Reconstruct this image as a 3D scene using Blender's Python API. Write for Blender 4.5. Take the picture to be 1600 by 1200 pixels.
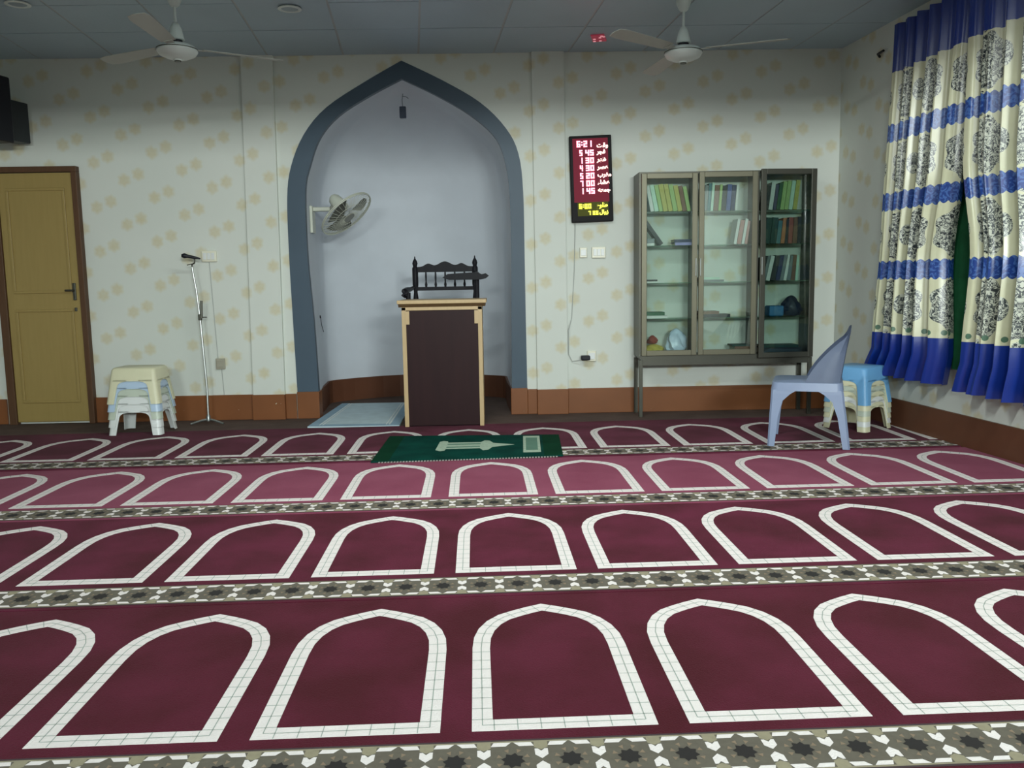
import bpy, bmesh, math, random
from mathutils import Vector, Matrix
from math import sin, cos, pi, radians
random.seed(7)
for o in list(bpy.data.objects): bpy.data.objects.remove(o)
sc = bpy.context.scene
COL = sc.collection

# ------------------------------------------------------------------ camera, world, lights, exposure
cd = bpy.data.cameras.new('camera'); cam = bpy.data.objects.new('camera', cd); COL.objects.link(cam)
F = Vector((0.01593937, 0.99254331, -0.12084584)); R = Vector((0.99969009, -0.01813104, -0.01705821)); U = Vector((0.01912207, 0.12053649, 0.99252471))
cam.matrix_world = Matrix(((R.x, U.x, -F.x, 0), (R.y, U.y, -F.y, 0), (R.z, U.z, -F.z, 1.12), (0, 0, 0, 1)))
cd.sensor_fit = 'HORIZONTAL'; cd.sensor_width = 36; cd.lens = 36 * 1330 / 1600; cd.clip_start = .05
sc.camera = cam
w = bpy.data.worlds.new('world'); sc.world = w; w.use_nodes = True
w.node_tree.nodes['Background'].inputs[0].default_value = (.75, .9, 1, 1)
w.node_tree.nodes['Background'].inputs[1].default_value = .26
def area(name, loc, sx, sy, power, color, rot=(0, 0, 0)):
    l = bpy.data.lights.new(name, 'AREA'); l.shape = 'RECTANGLE'; l.size = sx; l.size_y = sy
    l.energy = power; l.color = color
    o = bpy.data.objects.new(name, l); o.location = loc; o.rotation_euler = rot; COL.objects.link(o); return o
LC = (.92, .995, .97)
area('tube_lamp_front', (-.2, 4.0, 2.86), 1.3, .08, 62, LC)
area('tube_lamp_right', (1.9, 3.0, 2.86), 1.2, .08, 30, LC)
area('tube_lamp_rear_left', (-.9, -3.45, 2.24), 1.2, .42, 160, LC, (radians(90), 0, 0))     # tubes on the wall behind the camera
area('tube_lamp_rear_right', (1.8, -3.45, 2.24), 1.2, .42, 300, LC, (radians(90), 0, 0))
sc.view_settings.view_transform = 'Standard'; sc.view_settings.look = 'None'
sc.view_settings.gamma = 1; sc.view_settings.use_curve_mapping = False
sc.view_settings.exposure = 0.0

# ------------------------------------------------------------------ helpers
YW, ZC = 7.095, 2.93
SD = Vector((-.0977, .9952, 0))                       # direction of the right-hand wall
def wall_x(y): return 2.825 + (YW - y) * .09817
def lin(c):
    c = c / 255
    return c / 12.92 if c <= .04045 else ((c + .055) / 1.055) ** 2.4
def rgb(r, g, b): return (lin(r), lin(g), lin(b), 1)
def N(nt, t, **kw):
    n = nt.nodes.new(t)
    for k, v in kw.items():
        if k.startswith('i'): n.inputs[int(k[1:])].default_value = v
        else: setattr(n, k, v)
    return n
def M_(nt, op, a, b=None, c=None):
    n = nt.nodes.new('ShaderNodeMath'); n.operation = op
    for i, v in enumerate((a, b, c)):
        if v is None: continue
        if hasattr(v, 'links'): nt.links.new(v, n.inputs[i])
        else: n.inputs[i].default_value = v
    return n.outputs[0]
def mixc(nt, fac, a, b):
    n = nt.nodes.new('ShaderNodeMix'); n.data_type = 'RGBA'
    for i, v in ((0, fac), (6, a), (7, b)):
        if hasattr(v, 'links'): nt.links.new(v, n.inputs[i])
        else: n.inputs[i].default_value = v
    return n.outputs[2]
def mat(name, col, rough=.6, metal=0, var=.08, scale=8, bump=0, bscale=60, emit=None, est=1, sheen=0, coat=0, alpha=None):
    m = bpy.data.materials.new(name); m.use_nodes = True; nt = m.node_tree
    p = nt.nodes['Principled BSDF']
    p.inputs['Roughness'].default_value = rough; p.inputs['Metallic'].default_value = metal
    tc = N(nt, 'ShaderNodeTexCoord')
    nz = N(nt, 'ShaderNodeTexNoise'); nz.inputs['Scale'].default_value = scale; nz.inputs['Detail'].default_value = 4
    nt.links.new(tc.outputs['Object'], nz.inputs['Vector'])
    dark = tuple(c * (1 - var * 2) for c in col[:3]) + (1,); lite = tuple(min(1, c * (1 + var * 2)) for c in col[:3]) + (1,)
    nt.links.new(mixc(nt, nz.outputs[0], dark, lite), p.inputs['Base Color'])
    if bump:
        n2 = N(nt, 'ShaderNodeTexNoise'); n2.inputs['Scale'].default_value = bscale; n2.inputs['Detail'].default_value = 3
        nt.links.new(tc.outputs['Object'], n2.inputs['Vector'])
        b = N(nt, 'ShaderNodeBump'); b.inputs['Strength'].default_value = bump; b.inputs['Distance'].default_value = .01
        nt.links.new(n2.outputs[0], b.inputs['Height']); nt.links.new(b.outputs[0], p.inputs['Normal'])
    if emit: p.inputs['Emission Color'].default_value = emit; p.inputs['Emission Strength'].default_value = est
    if sheen: p.inputs['Sheen Weight'].default_value = sheen; p.inputs['Sheen Roughness'].default_value = .5
    if coat: p.inputs['Coat Weight'].default_value = coat
    return m
def wood(name, c1, c2, rough=.45, axis=2, scale=14, coat=0):
    m = mat(name, c1, rough, coat=coat); nt = m.node_tree; p = nt.nodes['Principled BSDF']
    tc = N(nt, 'ShaderNodeTexCoord'); mp = N(nt, 'ShaderNodeMapping')
    s = [1, 1, 1]; s[axis] = .08; mp.inputs['Scale'].default_value = s
    nt.links.new(tc.outputs['Object'], mp.inputs[0])
    nz = N(nt, 'ShaderNodeTexNoise'); nz.inputs['Scale'].default_value = scale * 3; nz.inputs['Detail'].default_value = 6
    nt.links.new(mp.outputs[0], nz.inputs['Vector'])
    nt.links.new(mixc(nt, nz.outputs[0], c1, c2), p.inputs['Base Color'])
    return m

def new_obj(name, bm, m=None, parent=None, smooth=False, props=None):
    me = bpy.data.meshes.new(name); bm.normal_update(); bm.to_mesh(me); bm.free()
    for x in (m if isinstance(m, (list, tuple)) else [m]):
        if x: me.materials.append(x)
    if smooth:
        for p in me.polygons: p.use_smooth = True
        try: me.set_sharp_from_angle(angle=radians(35))
        except Exception: pass
    o = bpy.data.objects.new(name, me); COL.objects.link(o)
    if parent: o.parent = parent
    if props:
        for k, v in props.items(): o[k] = v
    return o
def thing(name, label, cat, loc=(0, 0, 0), rz=0, group=None):
    o = bpy.data.objects.new(name, None); COL.objects.link(o); o.empty_display_size = .1
    o.location = loc; o.rotation_euler = (0, 0, rz); o['label'] = label; o['category'] = cat
    if group: o['group'] = group
    return o
def tag(o, label, cat, group=None):
    o['label'] = label; o['category'] = cat
    if group: o['group'] = group
    return o
def struct(o): o['kind'] = 'structure'; return o
def box(bm, x0, y0, z0, x1, y1, z1, mi=0, bev=0, M=None):
    vs = [bm.verts.new((x, y, z)) for z in (z0, z1) for y in (y0, y1) for x in (x0, x1)]
    fs = [bm.faces.new([vs[i] for i in f]) for f in ((0, 2, 3, 1), (4, 5, 7, 6), (0, 1, 5, 4), (2, 6, 7, 3), (0, 4, 6, 2), (1, 3, 7, 5))]
    for f in fs: f.material_index = mi
    if bev:
        es = list({e for f in fs for e in f.edges})
        r = bmesh.ops.bevel(bm, geom=es, offset=bev, segments=2, affect='EDGES', profile=.5)
        vs = list({v for f in r['faces'] for v in f.verts} | {v for v in vs if v.is_valid})
        for v in list(vs):
            for f in v.link_faces: f.material_index = mi
    if M is not None:
        for v in vs: v.co = M @ v.co
    return vs
def prism(bm, pts, axis, d0, d1, mi=0, M=None):
    """outline pts (a,b) in the plane across axis, extruded from d0 to d1"""
    def P(a, b, d): return {'x': (d, a, b), 'y': (a, d, b), 'z': (a, b, d)}[axis]
    A = [bm.verts.new(P(a, b, d0)) for a, b in pts]; B = [bm.verts.new(P(a, b, d1)) for a, b in pts]
    n = len(pts); fs = [bm.faces.new(A), bm.faces.new(list(reversed(B)))]
    for i in range(n): fs.append(bm.faces.new((A[i], B[i], B[(i + 1) % n], A[(i + 1) % n])))
    for f in fs: f.material_index = mi
    if M is not None:
        for v in A + B: v.co = M @ v.co
    bmesh.ops.recalc_face_normals(bm, faces=fs)
    return A + B
def lathe(bm, prof, seg=20, c=(0, 0, 0), mi=0, M=None):
    rings = []
    for r, z in prof:
        if r < 1e-5: rings.append([bm.verts.new((c[0], c[1], c[2] + z))])
        else: rings.append([bm.verts.new((c[0] + r * cos(2 * pi * i / seg), c[1] + r * sin(2 * pi * i / seg), c[2] + z)) for i in range(seg)])
    fs = []
    for a, b in zip(rings, rings[1:]):
        for i in range(seg):
            j = (i + 1) % seg
            if len(a) == 1 and len(b) == 1: continue
            if len(a) == 1: fs.append(bm.faces.new((a[0], b[j], b[i])))
            elif len(b) == 1: fs.append(bm.faces.new((a[i], a[j], b[0])))
            else: fs.append(bm.faces.new((a[i], a[j], b[j], b[i])))
    for f in fs: f.material_index = mi
    vs = [v for r in rings for v in r]
    if M is not None:
        for v in vs: v.co = M @ v.co
    bmesh.ops.recalc_face_normals(bm, faces=fs)
    return vs
def tube(bm, pts, r, seg=8, mi=0, closed=False):
    pts = [Vector(p) for p in pts]; n = len(pts); rings = []
    up = None
    for i, p in enumerate(pts):
        if closed: t = pts[(i + 1) % n] - pts[i - 1]
        else: t = (pts[min(i + 1, n - 1)] - pts[max(i - 1, 0)])
        t.normalize()
        if up is None or abs(up.dot(t)) > .95: up = Vector((0, 0, 1)) if abs(t.z) < .9 else Vector((1, 0, 0))
        a = t.cross(up).normalized(); b = a.cross(t).normalized(); up = b
        rr = r[i] if isinstance(r, (list, tuple)) else r
        rings.append([bm.verts.new(p + a * rr * cos(2 * pi * k / seg) + b * rr * sin(2 * pi * k / seg)) for k in range(seg)])
    fs = []
    for i in range(n if closed else n - 1):
        A, B = rings[i], rings[(i + 1) % n]
        for k in range(seg): fs.append(bm.faces.new((A[k], A[(k + 1) % seg], B[(k + 1) % seg], B[k])))
    if not closed: fs += [bm.faces.new(list(reversed(rings[0]))), bm.faces.new(rings[-1])]
    for f in fs: f.material_index = mi
    bmesh.ops.recalc_face_normals(bm, faces=fs)
def BM(): return bmesh.new()

# ------------------------------------------------------------------ materials
def wallpaper(name, axis):
    m = mat(name, rgb(214, 216, 205), .75); nt = m.node_tree; p = nt.nodes['Principled BSDF']
    g = N(nt, 'ShaderNodeNewGeometry'); s = N(nt, 'ShaderNodeSeparateXYZ'); nt.links.new(g.outputs['Position'], s.inputs[0])
    h, z = s.outputs[axis], s.outputs[2]
    nz = N(nt, 'ShaderNodeTexNoise'); nz.inputs['Scale'].default_value = 22; nz.inputs['Detail'].default_value = 3
    nt.links.new(g.outputs['Position'], nz.inputs['Vector'])
    i = M_(nt, 'FLOOR', M_(nt, 'DIVIDE', h, .235))
    dx = M_(nt, 'SUBTRACT', M_(nt, 'SUBTRACT', h, M_(nt, 'MULTIPLY', i, .235)), .1175)
    zz = M_(nt, 'ADD', z, M_(nt, 'MULTIPLY', i, .142))
    def spot(ox, oz):
        j = M_(nt, 'SUBTRACT', M_(nt, 'MODULO', M_(nt, 'ADD', zz, 20 * .355 - oz), .355), .1775)
        a = M_(nt, 'SUBTRACT', dx, ox)
        d = M_(nt, 'SQRT', M_(nt, 'ADD', M_(nt, 'MULTIPLY', a, a), M_(nt, 'MULTIPLY', j, j)))
        ang = M_(nt, 'ARCTAN2', j, a)
        pet = M_(nt, 'MULTIPLY', M_(nt, 'COSINE', M_(nt, 'MULTIPLY', ang, 6)), .004)
        d = M_(nt, 'ADD', d, M_(nt, 'ADD', pet, M_(nt, 'MULTIPLY', M_(nt, 'SUBTRACT', nz.outputs[0], .5), .035)))
        mr = N(nt, 'ShaderNodeMapRange'); mr.inputs[1].default_value = .060; mr.inputs[2].default_value = .030
        nt.links.new(d, mr.inputs[0]); return mr.outputs[0]
    f = M_(nt, 'MAXIMUM', spot(.055, .0), spot(-.06, -.045))
    f = M_(nt, 'MULTIPLY', f, M_(nt, 'ADD', M_(nt, 'MULTIPLY', nz.outputs[0], .5), .22))
    n2 = N(nt, 'ShaderNodeTexNoise'); n2.inputs['Scale'].default_value = 1.6; nt.links.new(g.outputs['Position'], n2.inputs['Vector'])
    base = mixc(nt, n2.outputs[0], rgb(204, 211, 203), rgb(217, 220, 212))
    nt.links.new(mixc(nt, f, base, rgb(200, 184, 128)), p.inputs['Base Color'])
    return m
m_wall = wallpaper('wallpaper_front', 0); m_wall_side = wallpaper('wallpaper_side', 1)
m_alcove = mat('alcove_paint', rgb(208, 214, 221), .55, var=.05, scale=3)
m_band = mat('slate_paint', rgb(70, 86, 100), .45, var=.06, scale=4)
def skirting_mat():
    m = mat('skirting_paint', rgb(126, 78, 46), .42, var=.12, scale=3); nt = m.node_tree; p = nt.nodes['Principled BSDF']
    src = p.inputs['Base Color'].links[0].from_socket
    g = N(nt, 'ShaderNodeNewGeometry'); v = N(nt, 'ShaderNodeTexNoise'); v.inputs['Scale'].default_value = 26
    nt.links.new(g.outputs['Position'], v.inputs['Vector'])
    mr = N(nt, 'ShaderNodeMapRange'); mr.inputs[1].default_value = .735; mr.inputs[2].default_value = .76; nt.links.new(v.outputs[0], mr.inputs[0])
    nt.links.new(mixc(nt, mr.outputs[0], src, rgb(200, 195, 180)), p.inputs['Base Color']); return m
m_skirt = skirting_mat()
m_skirt_dark = mat('skirting_paint_dark', rgb(96, 60, 42), .45, var=.15, scale=3)
m_floor = mat('old_floor_felt', rgb(92, 78, 72), .95, var=.18, scale=5, bump=.4, bscale=90)
m_ceil_grid = mat('ceiling_rail', rgb(170, 175, 178), .4)
m_tile = mat('ceiling_panel', rgb(168, 188, 200), .38, var=.05, scale=2, bump=.15, bscale=40)
m_plain = mat('plain_wall', rgb(205, 208, 200), .8)
m_door = wood('ochre_door', rgb(146, 126, 74), rgb(160, 138, 84), .4, 2)
m_frame_brown = wood('brown_frame', rgb(74, 52, 36), rgb(96, 68, 46), .5, 2)
m_ltwood = wood('light_wood', rgb(176, 150, 108), rgb(196, 170, 128), .45, 2)
m_dkpanel = wood('dark_panel', rgb(40, 26, 28), rgb(52, 33, 34), .4, 2, 6)
m_black = wood('ebony_wood', rgb(26, 28, 34), rgb(40, 38, 42), .35, 2)
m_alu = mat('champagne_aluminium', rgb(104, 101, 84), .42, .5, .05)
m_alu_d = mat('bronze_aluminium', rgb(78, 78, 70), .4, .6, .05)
m_chrome = mat('chrome', rgb(150, 154, 152), .3, .85, .02)
m_white = mat('white_plastic', rgb(222, 226, 224), .35, var=.02)
m_cream = mat('cream_plastic', rgb(214, 212, 180), .4, var=.03)
m_paleblue = mat('pale_blue_plastic', rgb(178, 200, 222), .35, var=.03)
m_blue = mat('sky_blue_plastic', rgb(110, 168, 214), .4, var=.03)
m_lilac = mat('blue_grey_plastic', rgb(130, 144, 172), .4, var=.04)
m_fanw = mat('fan_enamel', rgb(216, 226, 222), .3, var=.02)
m_fanb = mat('fan_blade_enamel', rgb(176, 180, 172), .5, var=.03)
m_dark = mat('black_plastic', rgb(24, 26, 34), .45, var=.05)
m_darkgrille = mat('dark_grille', rgb(14, 15, 24), .8, var=.2, scale=60)
m_switch = mat('switch_plastic', rgb(226, 224, 204), .35, var=.02)
m_switch_g = mat('grey_switch', rgb(160, 156, 140), .4, var=.03)
m_cable = mat('grey_cable', rgb(176, 180, 176), .6)
m_green = mat('green_curtain', rgb(20, 74, 44), .7, var=.35, scale=9)
m_gray = mat('wall_fan_plastic', rgb(196, 200, 186), .4)
m_fanblade = mat('smoky_fan_blade', rgb(134, 136, 126), .35, var=.05)
m_lampgray = mat('unlit_lamp_glass', rgb(150, 168, 176), .3)
m_scuff = mat('scuff_grey', rgb(88, 100, 108), .8)
def glass(name, tint, a, rough=.02):
    m = bpy.data.materials.new(name); m.use_nodes = True; nt = m.node_tree; nt.nodes.clear()
    o = N(nt, 'ShaderNodeOutputMaterial'); t = N(nt, 'ShaderNodeBsdfTransparent'); t.inputs[0].default_value = tint
    g = N(nt, 'ShaderNodeBsdfGlossy'); g.inputs['Roughness'].default_value = rough
    mx = N(nt, 'ShaderNodeMixShader'); fr = N(nt, 'ShaderNodeFresnel'); fr.inputs[0].default_value = 1.5
    k = M_(nt, 'ADD', M_(nt, 'MULTIPLY', fr.outputs[0], .8), a)
    nt.links.new(k, mx.inputs[0]); nt.links.new(t.outputs[0], mx.inputs[1]); nt.links.new(g.outputs[0], mx.inputs[2]); nt.links.new(mx.outputs[0], o.inputs[0])
    return m
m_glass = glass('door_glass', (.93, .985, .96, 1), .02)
m_glass_d = glass('door_glass_shaded', (.80, .88, .85, 1), .02)  # darker tint stands for the dark reflection in the right door
m_shelf = glass('shelf_glass', (.62, .82, .72, 1), .05, .1)

# ------------------------------------------------------------------ room shell
OUT = [(-1.681, 0), (-1.681, .226), (-1.690, .825), (-1.696, 1.35), (-1.689, 1.814), (-1.646, 2.068), (-1.531, 2.318), (-1.342, 2.526), (-1.026, 2.721), (-.728, 2.881),
       (-.41, 2.728), (-.105, 2.549), (.098, 2.346), (.198, 2.142), (.232, 1.836), (.236, 1.318), (.238, .791), (.242, .21), (.242, 0)]
INN = [(-1.505, 0), (-1.505, .233), (-1.521, .822), (-1.548, 1.347), (-1.542, 1.862), (-1.496, 2.065), (-1.403, 2.291), (-1.241, 2.465), (-.978, 2.621), (-.731, 2.742),
       (-.464, 2.614), (-.185, 2.45), (.018, 2.262), (.098, 2.03), (.122, 1.764), (.126, 1.319), (.118, .793), (.112, .229), (.112, 0)]
def smooth_pl(P, fix):
    """Catmull-Rom refinement that keeps the corners listed in fix"""
    out = []
    for i in range(len(P) - 1):
        p1, p2 = P[i], P[i + 1]
        p0 = P[i - 1] if i > 0 and i not in fix else p1
        p3 = P[i + 2] if i + 2 < len(P) and (i + 1) not in fix else p2
        for k in range(4):
            t = k / 4
            out.append(tuple(.5 * ((2 * p1[c]) + (-p0[c] + p2[c]) * t + (2 * p0[c] - 5 * p1[c] + 4 * p2[c] - p3[c]) * t * t + (-p0[c] + 3 * p1[c] - 3 * p2[c] + p3[c]) * t ** 3) for c in (0, 1)))
    out.append(P[-1]); return out
OUTs, INNs = smooth_pl(OUT, (0, 1, 9, 17, 18)), smooth_pl(INN, (0, 1, 9, 17, 18))
XL = -5.2
bm = BM()
prism(bm, [(XL, -.02)] + OUTs[:1] + OUTs[1:] + [(2.84, -.02), (2.84, ZC + .02), (XL, ZC + .02)], 'y', YW, YW + .2)
# door hole is not cut: the door hangs in front of the wall plane
struct(new_obj('wall_back', bm, m_wall))
bm = BM()
a = [bm.verts.new((x, YW - .006, z)) for x, z in OUTs]; b = [bm.verts.new((x, YW - .006, z)) for x, z in INNs]
a2 = [bm.verts.new((x, YW + .01, z)) for x, z in OUTs]; b2 = [bm.verts.new((x, YW + .05, z)) for x, z in INNs]
for i in range(len(a) - 1):
    bm.faces.new((a[i], a[i + 1], b[i + 1], b[i])); bm.faces.new((a2[i], a2[i + 1], a[i + 1], a[i])); bm.faces.new((b[i], b[i + 1], b2[i + 1], b2[i]))
bmesh.ops.recalc_face_normals(bm, faces=bm.faces)
struct(new_obj('trim_1', bm, m_band))['label'] = 'slate grey painted pointed arch band around the prayer niche'
# niche: upright sides to the spring line, then a pointed half dome
PB = [(-1.68, 7.93), (-1.60, 8.0), (-1.32, 8.24), (-.98, 8.43), (-.5, 8.43), (-.13, 8.27), (.10, 8.12), (.18, 8.05)]
LH = [p for p in INNs[:INNs.index(min(INNs, key=lambda q: abs(q[0] + .731) + abs(q[1] - 2.742))) + 1]]
RH = list(reversed(INNs[len(LH) - 1:]))
def edge_x(P, z):
    for (x0_, z0_), (x1_, z1_) in zip(P, P[1:]):
        if z0_ <= z <= z1_ and z1_ > z0_: return x0_ + (x1_ - x0_) * (z - z0_) / (z1_ - z0_)
    return P[-1][0]
PLAN = [(-1.541, YW + .05), (-1.57, 7.6), (-1.60, 7.96), (-1.585, 8.02), (-1.50, 8.11), (-1.40, 8.19), (-1.28, 8.27), (-1.14, 8.35), (-.98, 8.41), (-.80, 8.44), (-.62, 8.44), (-.44, 8.41), (-.28, 8.35), (-.13, 8.27), (0, 8.19), (.06, 8.14), (.085, 8.08), (.098, 7.6), (.124, YW + .05)]
bm = BM(); Zl = [-.01, .25, .5, .8, 1.1, 1.4, 1.6, 1.75] + [1.86 + (2.74 - 1.86) * (i / 22) for i in range(23)]
rings = []
for z in Zl:
    xl, xr = edge_x(LH, max(0, z)), edge_x(RH, max(0, z)); k = max(.004, (xr - xl) / (.124 + 1.541)); ky = k if z > 1.4 else 1
    if z > 1.4: ky = min(1, k ** .8)
    t_ = lambda x: xl + (x + 1.541) / (.124 + 1.541) * (xr - xl)
    rings.append([bm.verts.new((t_(x) if z > 1.86 else (x if 0 < i < len(PLAN) - 1 else t_(x)), YW + .05 + (y - YW - .05) * ky, z)) for i, (x, y) in enumerate(PLAN)])
for r1, r2 in zip(rings, rings[1:]):
    for i in range(len(r1) - 1): bm.faces.new((r1[i], r1[i + 1], r2[i + 1], r2[i]))
bmesh.ops.recalc_face_normals(bm, faces=bm.faces)
struct(new_obj('wall_niche', bm, m_alcove, smooth=True))
bm = BM(); cx_, cy_ = -.73, 7.5
inn = [(x + (cx_ - x) * .022, y + (cy_ - y) * .022) for x, y in PLAN]
lo_, hi_ = [[bm.verts.new((x, y, z)) for x, y in inn] for z in (0, .21)]; ou_ = [bm.verts.new((x, y, .21)) for x, y in PLAN]
for i in range(len(PLAN) - 1):
    bm.faces.new((lo_[i], lo_[i + 1], hi_[i + 1], hi_[i])); bm.faces.new((hi_[i], hi_[i + 1], ou_[i + 1], ou_[i]))
bmesh.ops.recalc_face_normals(bm, faces=bm.faces)
struct(new_obj('baseboard_niche', bm, m_skirt_dark))
# pilasters (papered strips standing slightly proud)
for x0, x1, x0t, x1t in ((-2.045, -1.783, -2.0, -1.747), (.328, .582, .314, .571)):
    bm = BM(); prism(bm, [(x0, 0), (x1, 0), (x1t, ZC), (x0t, ZC)], 'y', YW - .035, YW + .01)
    struct(new_obj('wall_pilaster', bm, m_wall))
# back baseboards
for nm, segs in (('baseboard_left', [(XL, -4.09, 0), (-3.36, -2.05, 0), (-2.05, -1.78, .035), (-1.78, -1.69, 0)]), ('baseboard_right', [(.245, .325, 0), (.325, .585, .035), (.585, 2.83, 0)])):
    bm = BM()
    for x0, x1, d in segs: box(bm, x0, YW - .016 - d, 0, x1, YW + .005, .21, bev=.004)
    struct(new_obj(nm, bm, m_skirt))
bm = BM(); box(bm, -1.684, YW - .02, 0, -1.500, YW + .11, .225, bev=.004); box(bm, .104, YW - .02, 0, .244, YW + .11, .222, bev=.004)
struct(new_obj('baseboard_arch_foot', bm, m_skirt))
# right wall (along SD), front and left walls, floor
bm = BM()
Y0 = -3.6
v = [bm.verts.new(p) for p in ((wall_x(YW), YW, -.02), (wall_x(Y0), Y0, -.02), (wall_x(Y0), Y0, ZC + .02), (wall_x(YW), YW, ZC + .02))]
bm.faces.new(v); r = bmesh.ops.extrude_face_region(bm, geom=bm.faces[:])
for g in r['geom']:
    if isinstance(g, bmesh.types.BMVert): g.co.x += .15
bmesh.ops.recalc_face_normals(bm, faces=bm.faces)
struct(new_obj('wall_right', bm, m_wall_side))
bm = BM(); prism(bm, [(wall_x(YW) - .016, YW - .016), (wall_x(Y0) - .016, Y0), (wall_x(Y0) + .005, Y0), (wall_x(YW) + .005, YW)], 'z', 0, .21)
struct(new_obj('baseboard_side', bm, m_skirt_dark))
bm = BM(); box(bm, XL - .15, Y0, -.02, XL, YW + .1, ZC + .02); struct(new_obj('wall_left', bm, m_plain))
bm = BM(); box(bm, XL - .15, Y0 - .15, -.02, 4.1, Y0, ZC + .02); struct(new_obj('wall_front', bm, m_plain))
bm = BM(); box(bm, XL - .1, Y0 - .1, -.06, 4.1, 8.6, 0); struct(new_obj('floor', bm, m_floor))
bm = BM(); box(bm, XL, 1.62, 2.30, wall_x(1.7), 1.88, ZC + .01, bev=.01)  # unseen beam, added to keep the rear lamps off the wall top
struct(new_obj('trim_2', bm, m_plain))['label'] = 'downstand ceiling beam across the hall'
# ceiling with separate square panels in pale rails
bm = BM(); box(bm, XL - .1, Y0 - .1, ZC + .003, 4.1, YW + .1, ZC + .06)
ceil = struct(new_obj('ceiling', bm, m_ceil_grid))
ys = [YW - .004, 6.40, 5.80, 5.20, 4.60, 4.0, 3.4, 2.8, 2.2, 1.6, 1.0, .4, -.2, -.8, -1.4, -2.0, -2.6, -3.2, -3.6]
def seam(i, y): return -1.79 + .6 * i + (YW - y) * .09817
npan = 0; rest = BM()
for r_ in range(len(ys) - 1):
    ya, yb = ys[r_], ys[r_ + 1]
    for i in range(-8, 10):
        xa0, xa1, xb0, xb1 = seam(i, ya) + .008, seam(i + 1, ya) - .008, seam(i, yb) + .008, seam(i + 1, yb) - .008
        if xa1 < XL or xb0 > wall_x(yb): continue
        lx, rxa, rxb = XL + .002, wall_x(ya) - .002, wall_x(yb) - .002
        q = [(max(xa0, lx), ya - .005), (min(xa1, rxa), ya - .005), (min(xb1, rxb), yb + .005), (max(xb0, lx), yb + .005)]
        if q[1][0] - q[0][0] < .02 or q[2][0] - q[3][0] < .02: continue
        if ya > 4.5:
            bm = BM(); dz = random.uniform(-.0015, .0015); prism(bm, q, 'z', ZC + dz, ZC + .0035); new_obj('ceiling_panel', bm, m_tile, ceil); npan += 1
        else: prism(rest, q, 'z', ZC, ZC + .0035)
o = new_obj('ceiling_panels_rear', rest, m_tile, ceil); o['kind'] = 'stuff'
# downlights
for x, y, lb in ((-3.02, 5.74, 'round unlit recessed ceiling lamp at the far left'), (-1.33, 5.90, 'round unlit recessed ceiling lamp beside the left fan')):
    t = thing('ceiling_downlight', lb, 'ceiling lamp', (x, y, ZC - .004), 0, 'recessed ceiling lamps')
    bm = BM(); lathe(bm, [(.055, 0), (.075, 0), (.078, -.006), (.06, -.010), (.055, -.004)], 20); new_obj('lamp_ring', bm, m_fanw, t, True)
    bm = BM(); lathe(bm, [(0, -.004), (.055, -.004), (.055, -.001), (0, -.001)], 20); new_obj('lamp_lens', bm, m_lampgray, t)
# ------------------------------------------------------------------ door
d = struct(bpy.data.objects.new('door_1', None)); COL.objects.link(d)
bm = BM(); box(bm, -3.99, YW - .045, .02, -3.40, YW - .002, 2.04, bev=.003); new_obj('door_leaf', bm, m_door, d)
for x0, x1, z0, z1 in ((-3.93, -3.46, .18, .95), (-3.93, -3.46, 1.08, 1.92)):
    bm = BM(); y0, y1 = YW - .056, YW - .044
    for q in ((x0, z0, x1, z0 + .02), (x0, z1 - .02, x1, z1), (x0, z0 + .02, x0 + .02, z1 - .02), (x1 - .02, z0 + .02, x1, z1 - .02)):
        box(bm, q[0], y0, q[1], q[2], y1, q[3], bev=.003)
    new_obj('panel_moulding', bm, m_door, d)
for nm, q in (('frame_post', (-4.055, 0, -3.992, 2.045)), ('frame_post', (-3.398, 0, -3.352, 2.045)), ('frame_head', (-4.055, 2.045, -3.352, 2.09))):
    bm = BM(); box(bm, q[0], YW - .06, q[1], q[2], YW, q[3], bev=.004); new_obj(nm, bm, m_frame_brown, d)
bm = BM(); box(bm, -3.452, YW - .06, 1.02, -3.428, YW - .044, 1.16, bev=.003); tube(bm, [(-3.44, YW - .05, 1.10), (-3.44, YW - .085, 1.10), (-3.50, YW - .087, 1.10)], .008)
box(bm, -3.45, YW - .056, .93, -3.43, YW - .044, .96, bev=.003); new_obj('door_handle', bm, m_alu_d, d)

# ------------------------------------------------------------------ carpets
def carpet_mat(name, c1, c2, c3):
    m = mat(name, rgb(*c1), .95, bump=.35, bscale=220, sheen=.03); nt = m.node_tree; p = nt.nodes['Principled BSDF']
    g = N(nt, 'ShaderNodeNewGeometry'); n1 = N(nt, 'ShaderNodeTexNoise'); n1.inputs['Scale'].default_value = 3.2; n1.inputs['Detail'].default_value = 5
    n2 = N(nt, 'ShaderNodeTexNoise'); n2.inputs['Scale'].default_value = 150; n2.inputs['Detail'].default_value = 2
    for n in (n1, n2): nt.links.new(g.outputs['Position'], n.inputs['Vector'])
    mr = N(nt, 'ShaderNodeMapRange'); mr.inputs[1].default_value = .35; mr.inputs[2].default_value = .65; nt.links.new(n1.outputs[0], mr.inputs[0])
    c = mixc(nt, mr.outputs[0], rgb(*c1), rgb(*c2)); c = mixc(nt, M_(nt, 'MULTIPLY', n2.outputs[0], .35), c, rgb(*c3))
    p.inputs['Specular IOR Level'].default_value = .08
    nt.links.new(c, p.inputs['Base Color']); return m
m_carp = [carpet_mat('burgundy_pile', (72, 16, 28), (90, 26, 46), (56, 20, 26)), carpet_mat('burgundy_pile_b', (74, 18, 32), (98, 30, 54), (58, 22, 30)),
          carpet_mat('rose_pile', (128, 60, 82), (140, 72, 94), (112, 54, 70)), carpet_mat('wine_pile', (80, 26, 42), (104, 42, 64), (64, 28, 36))]
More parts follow.
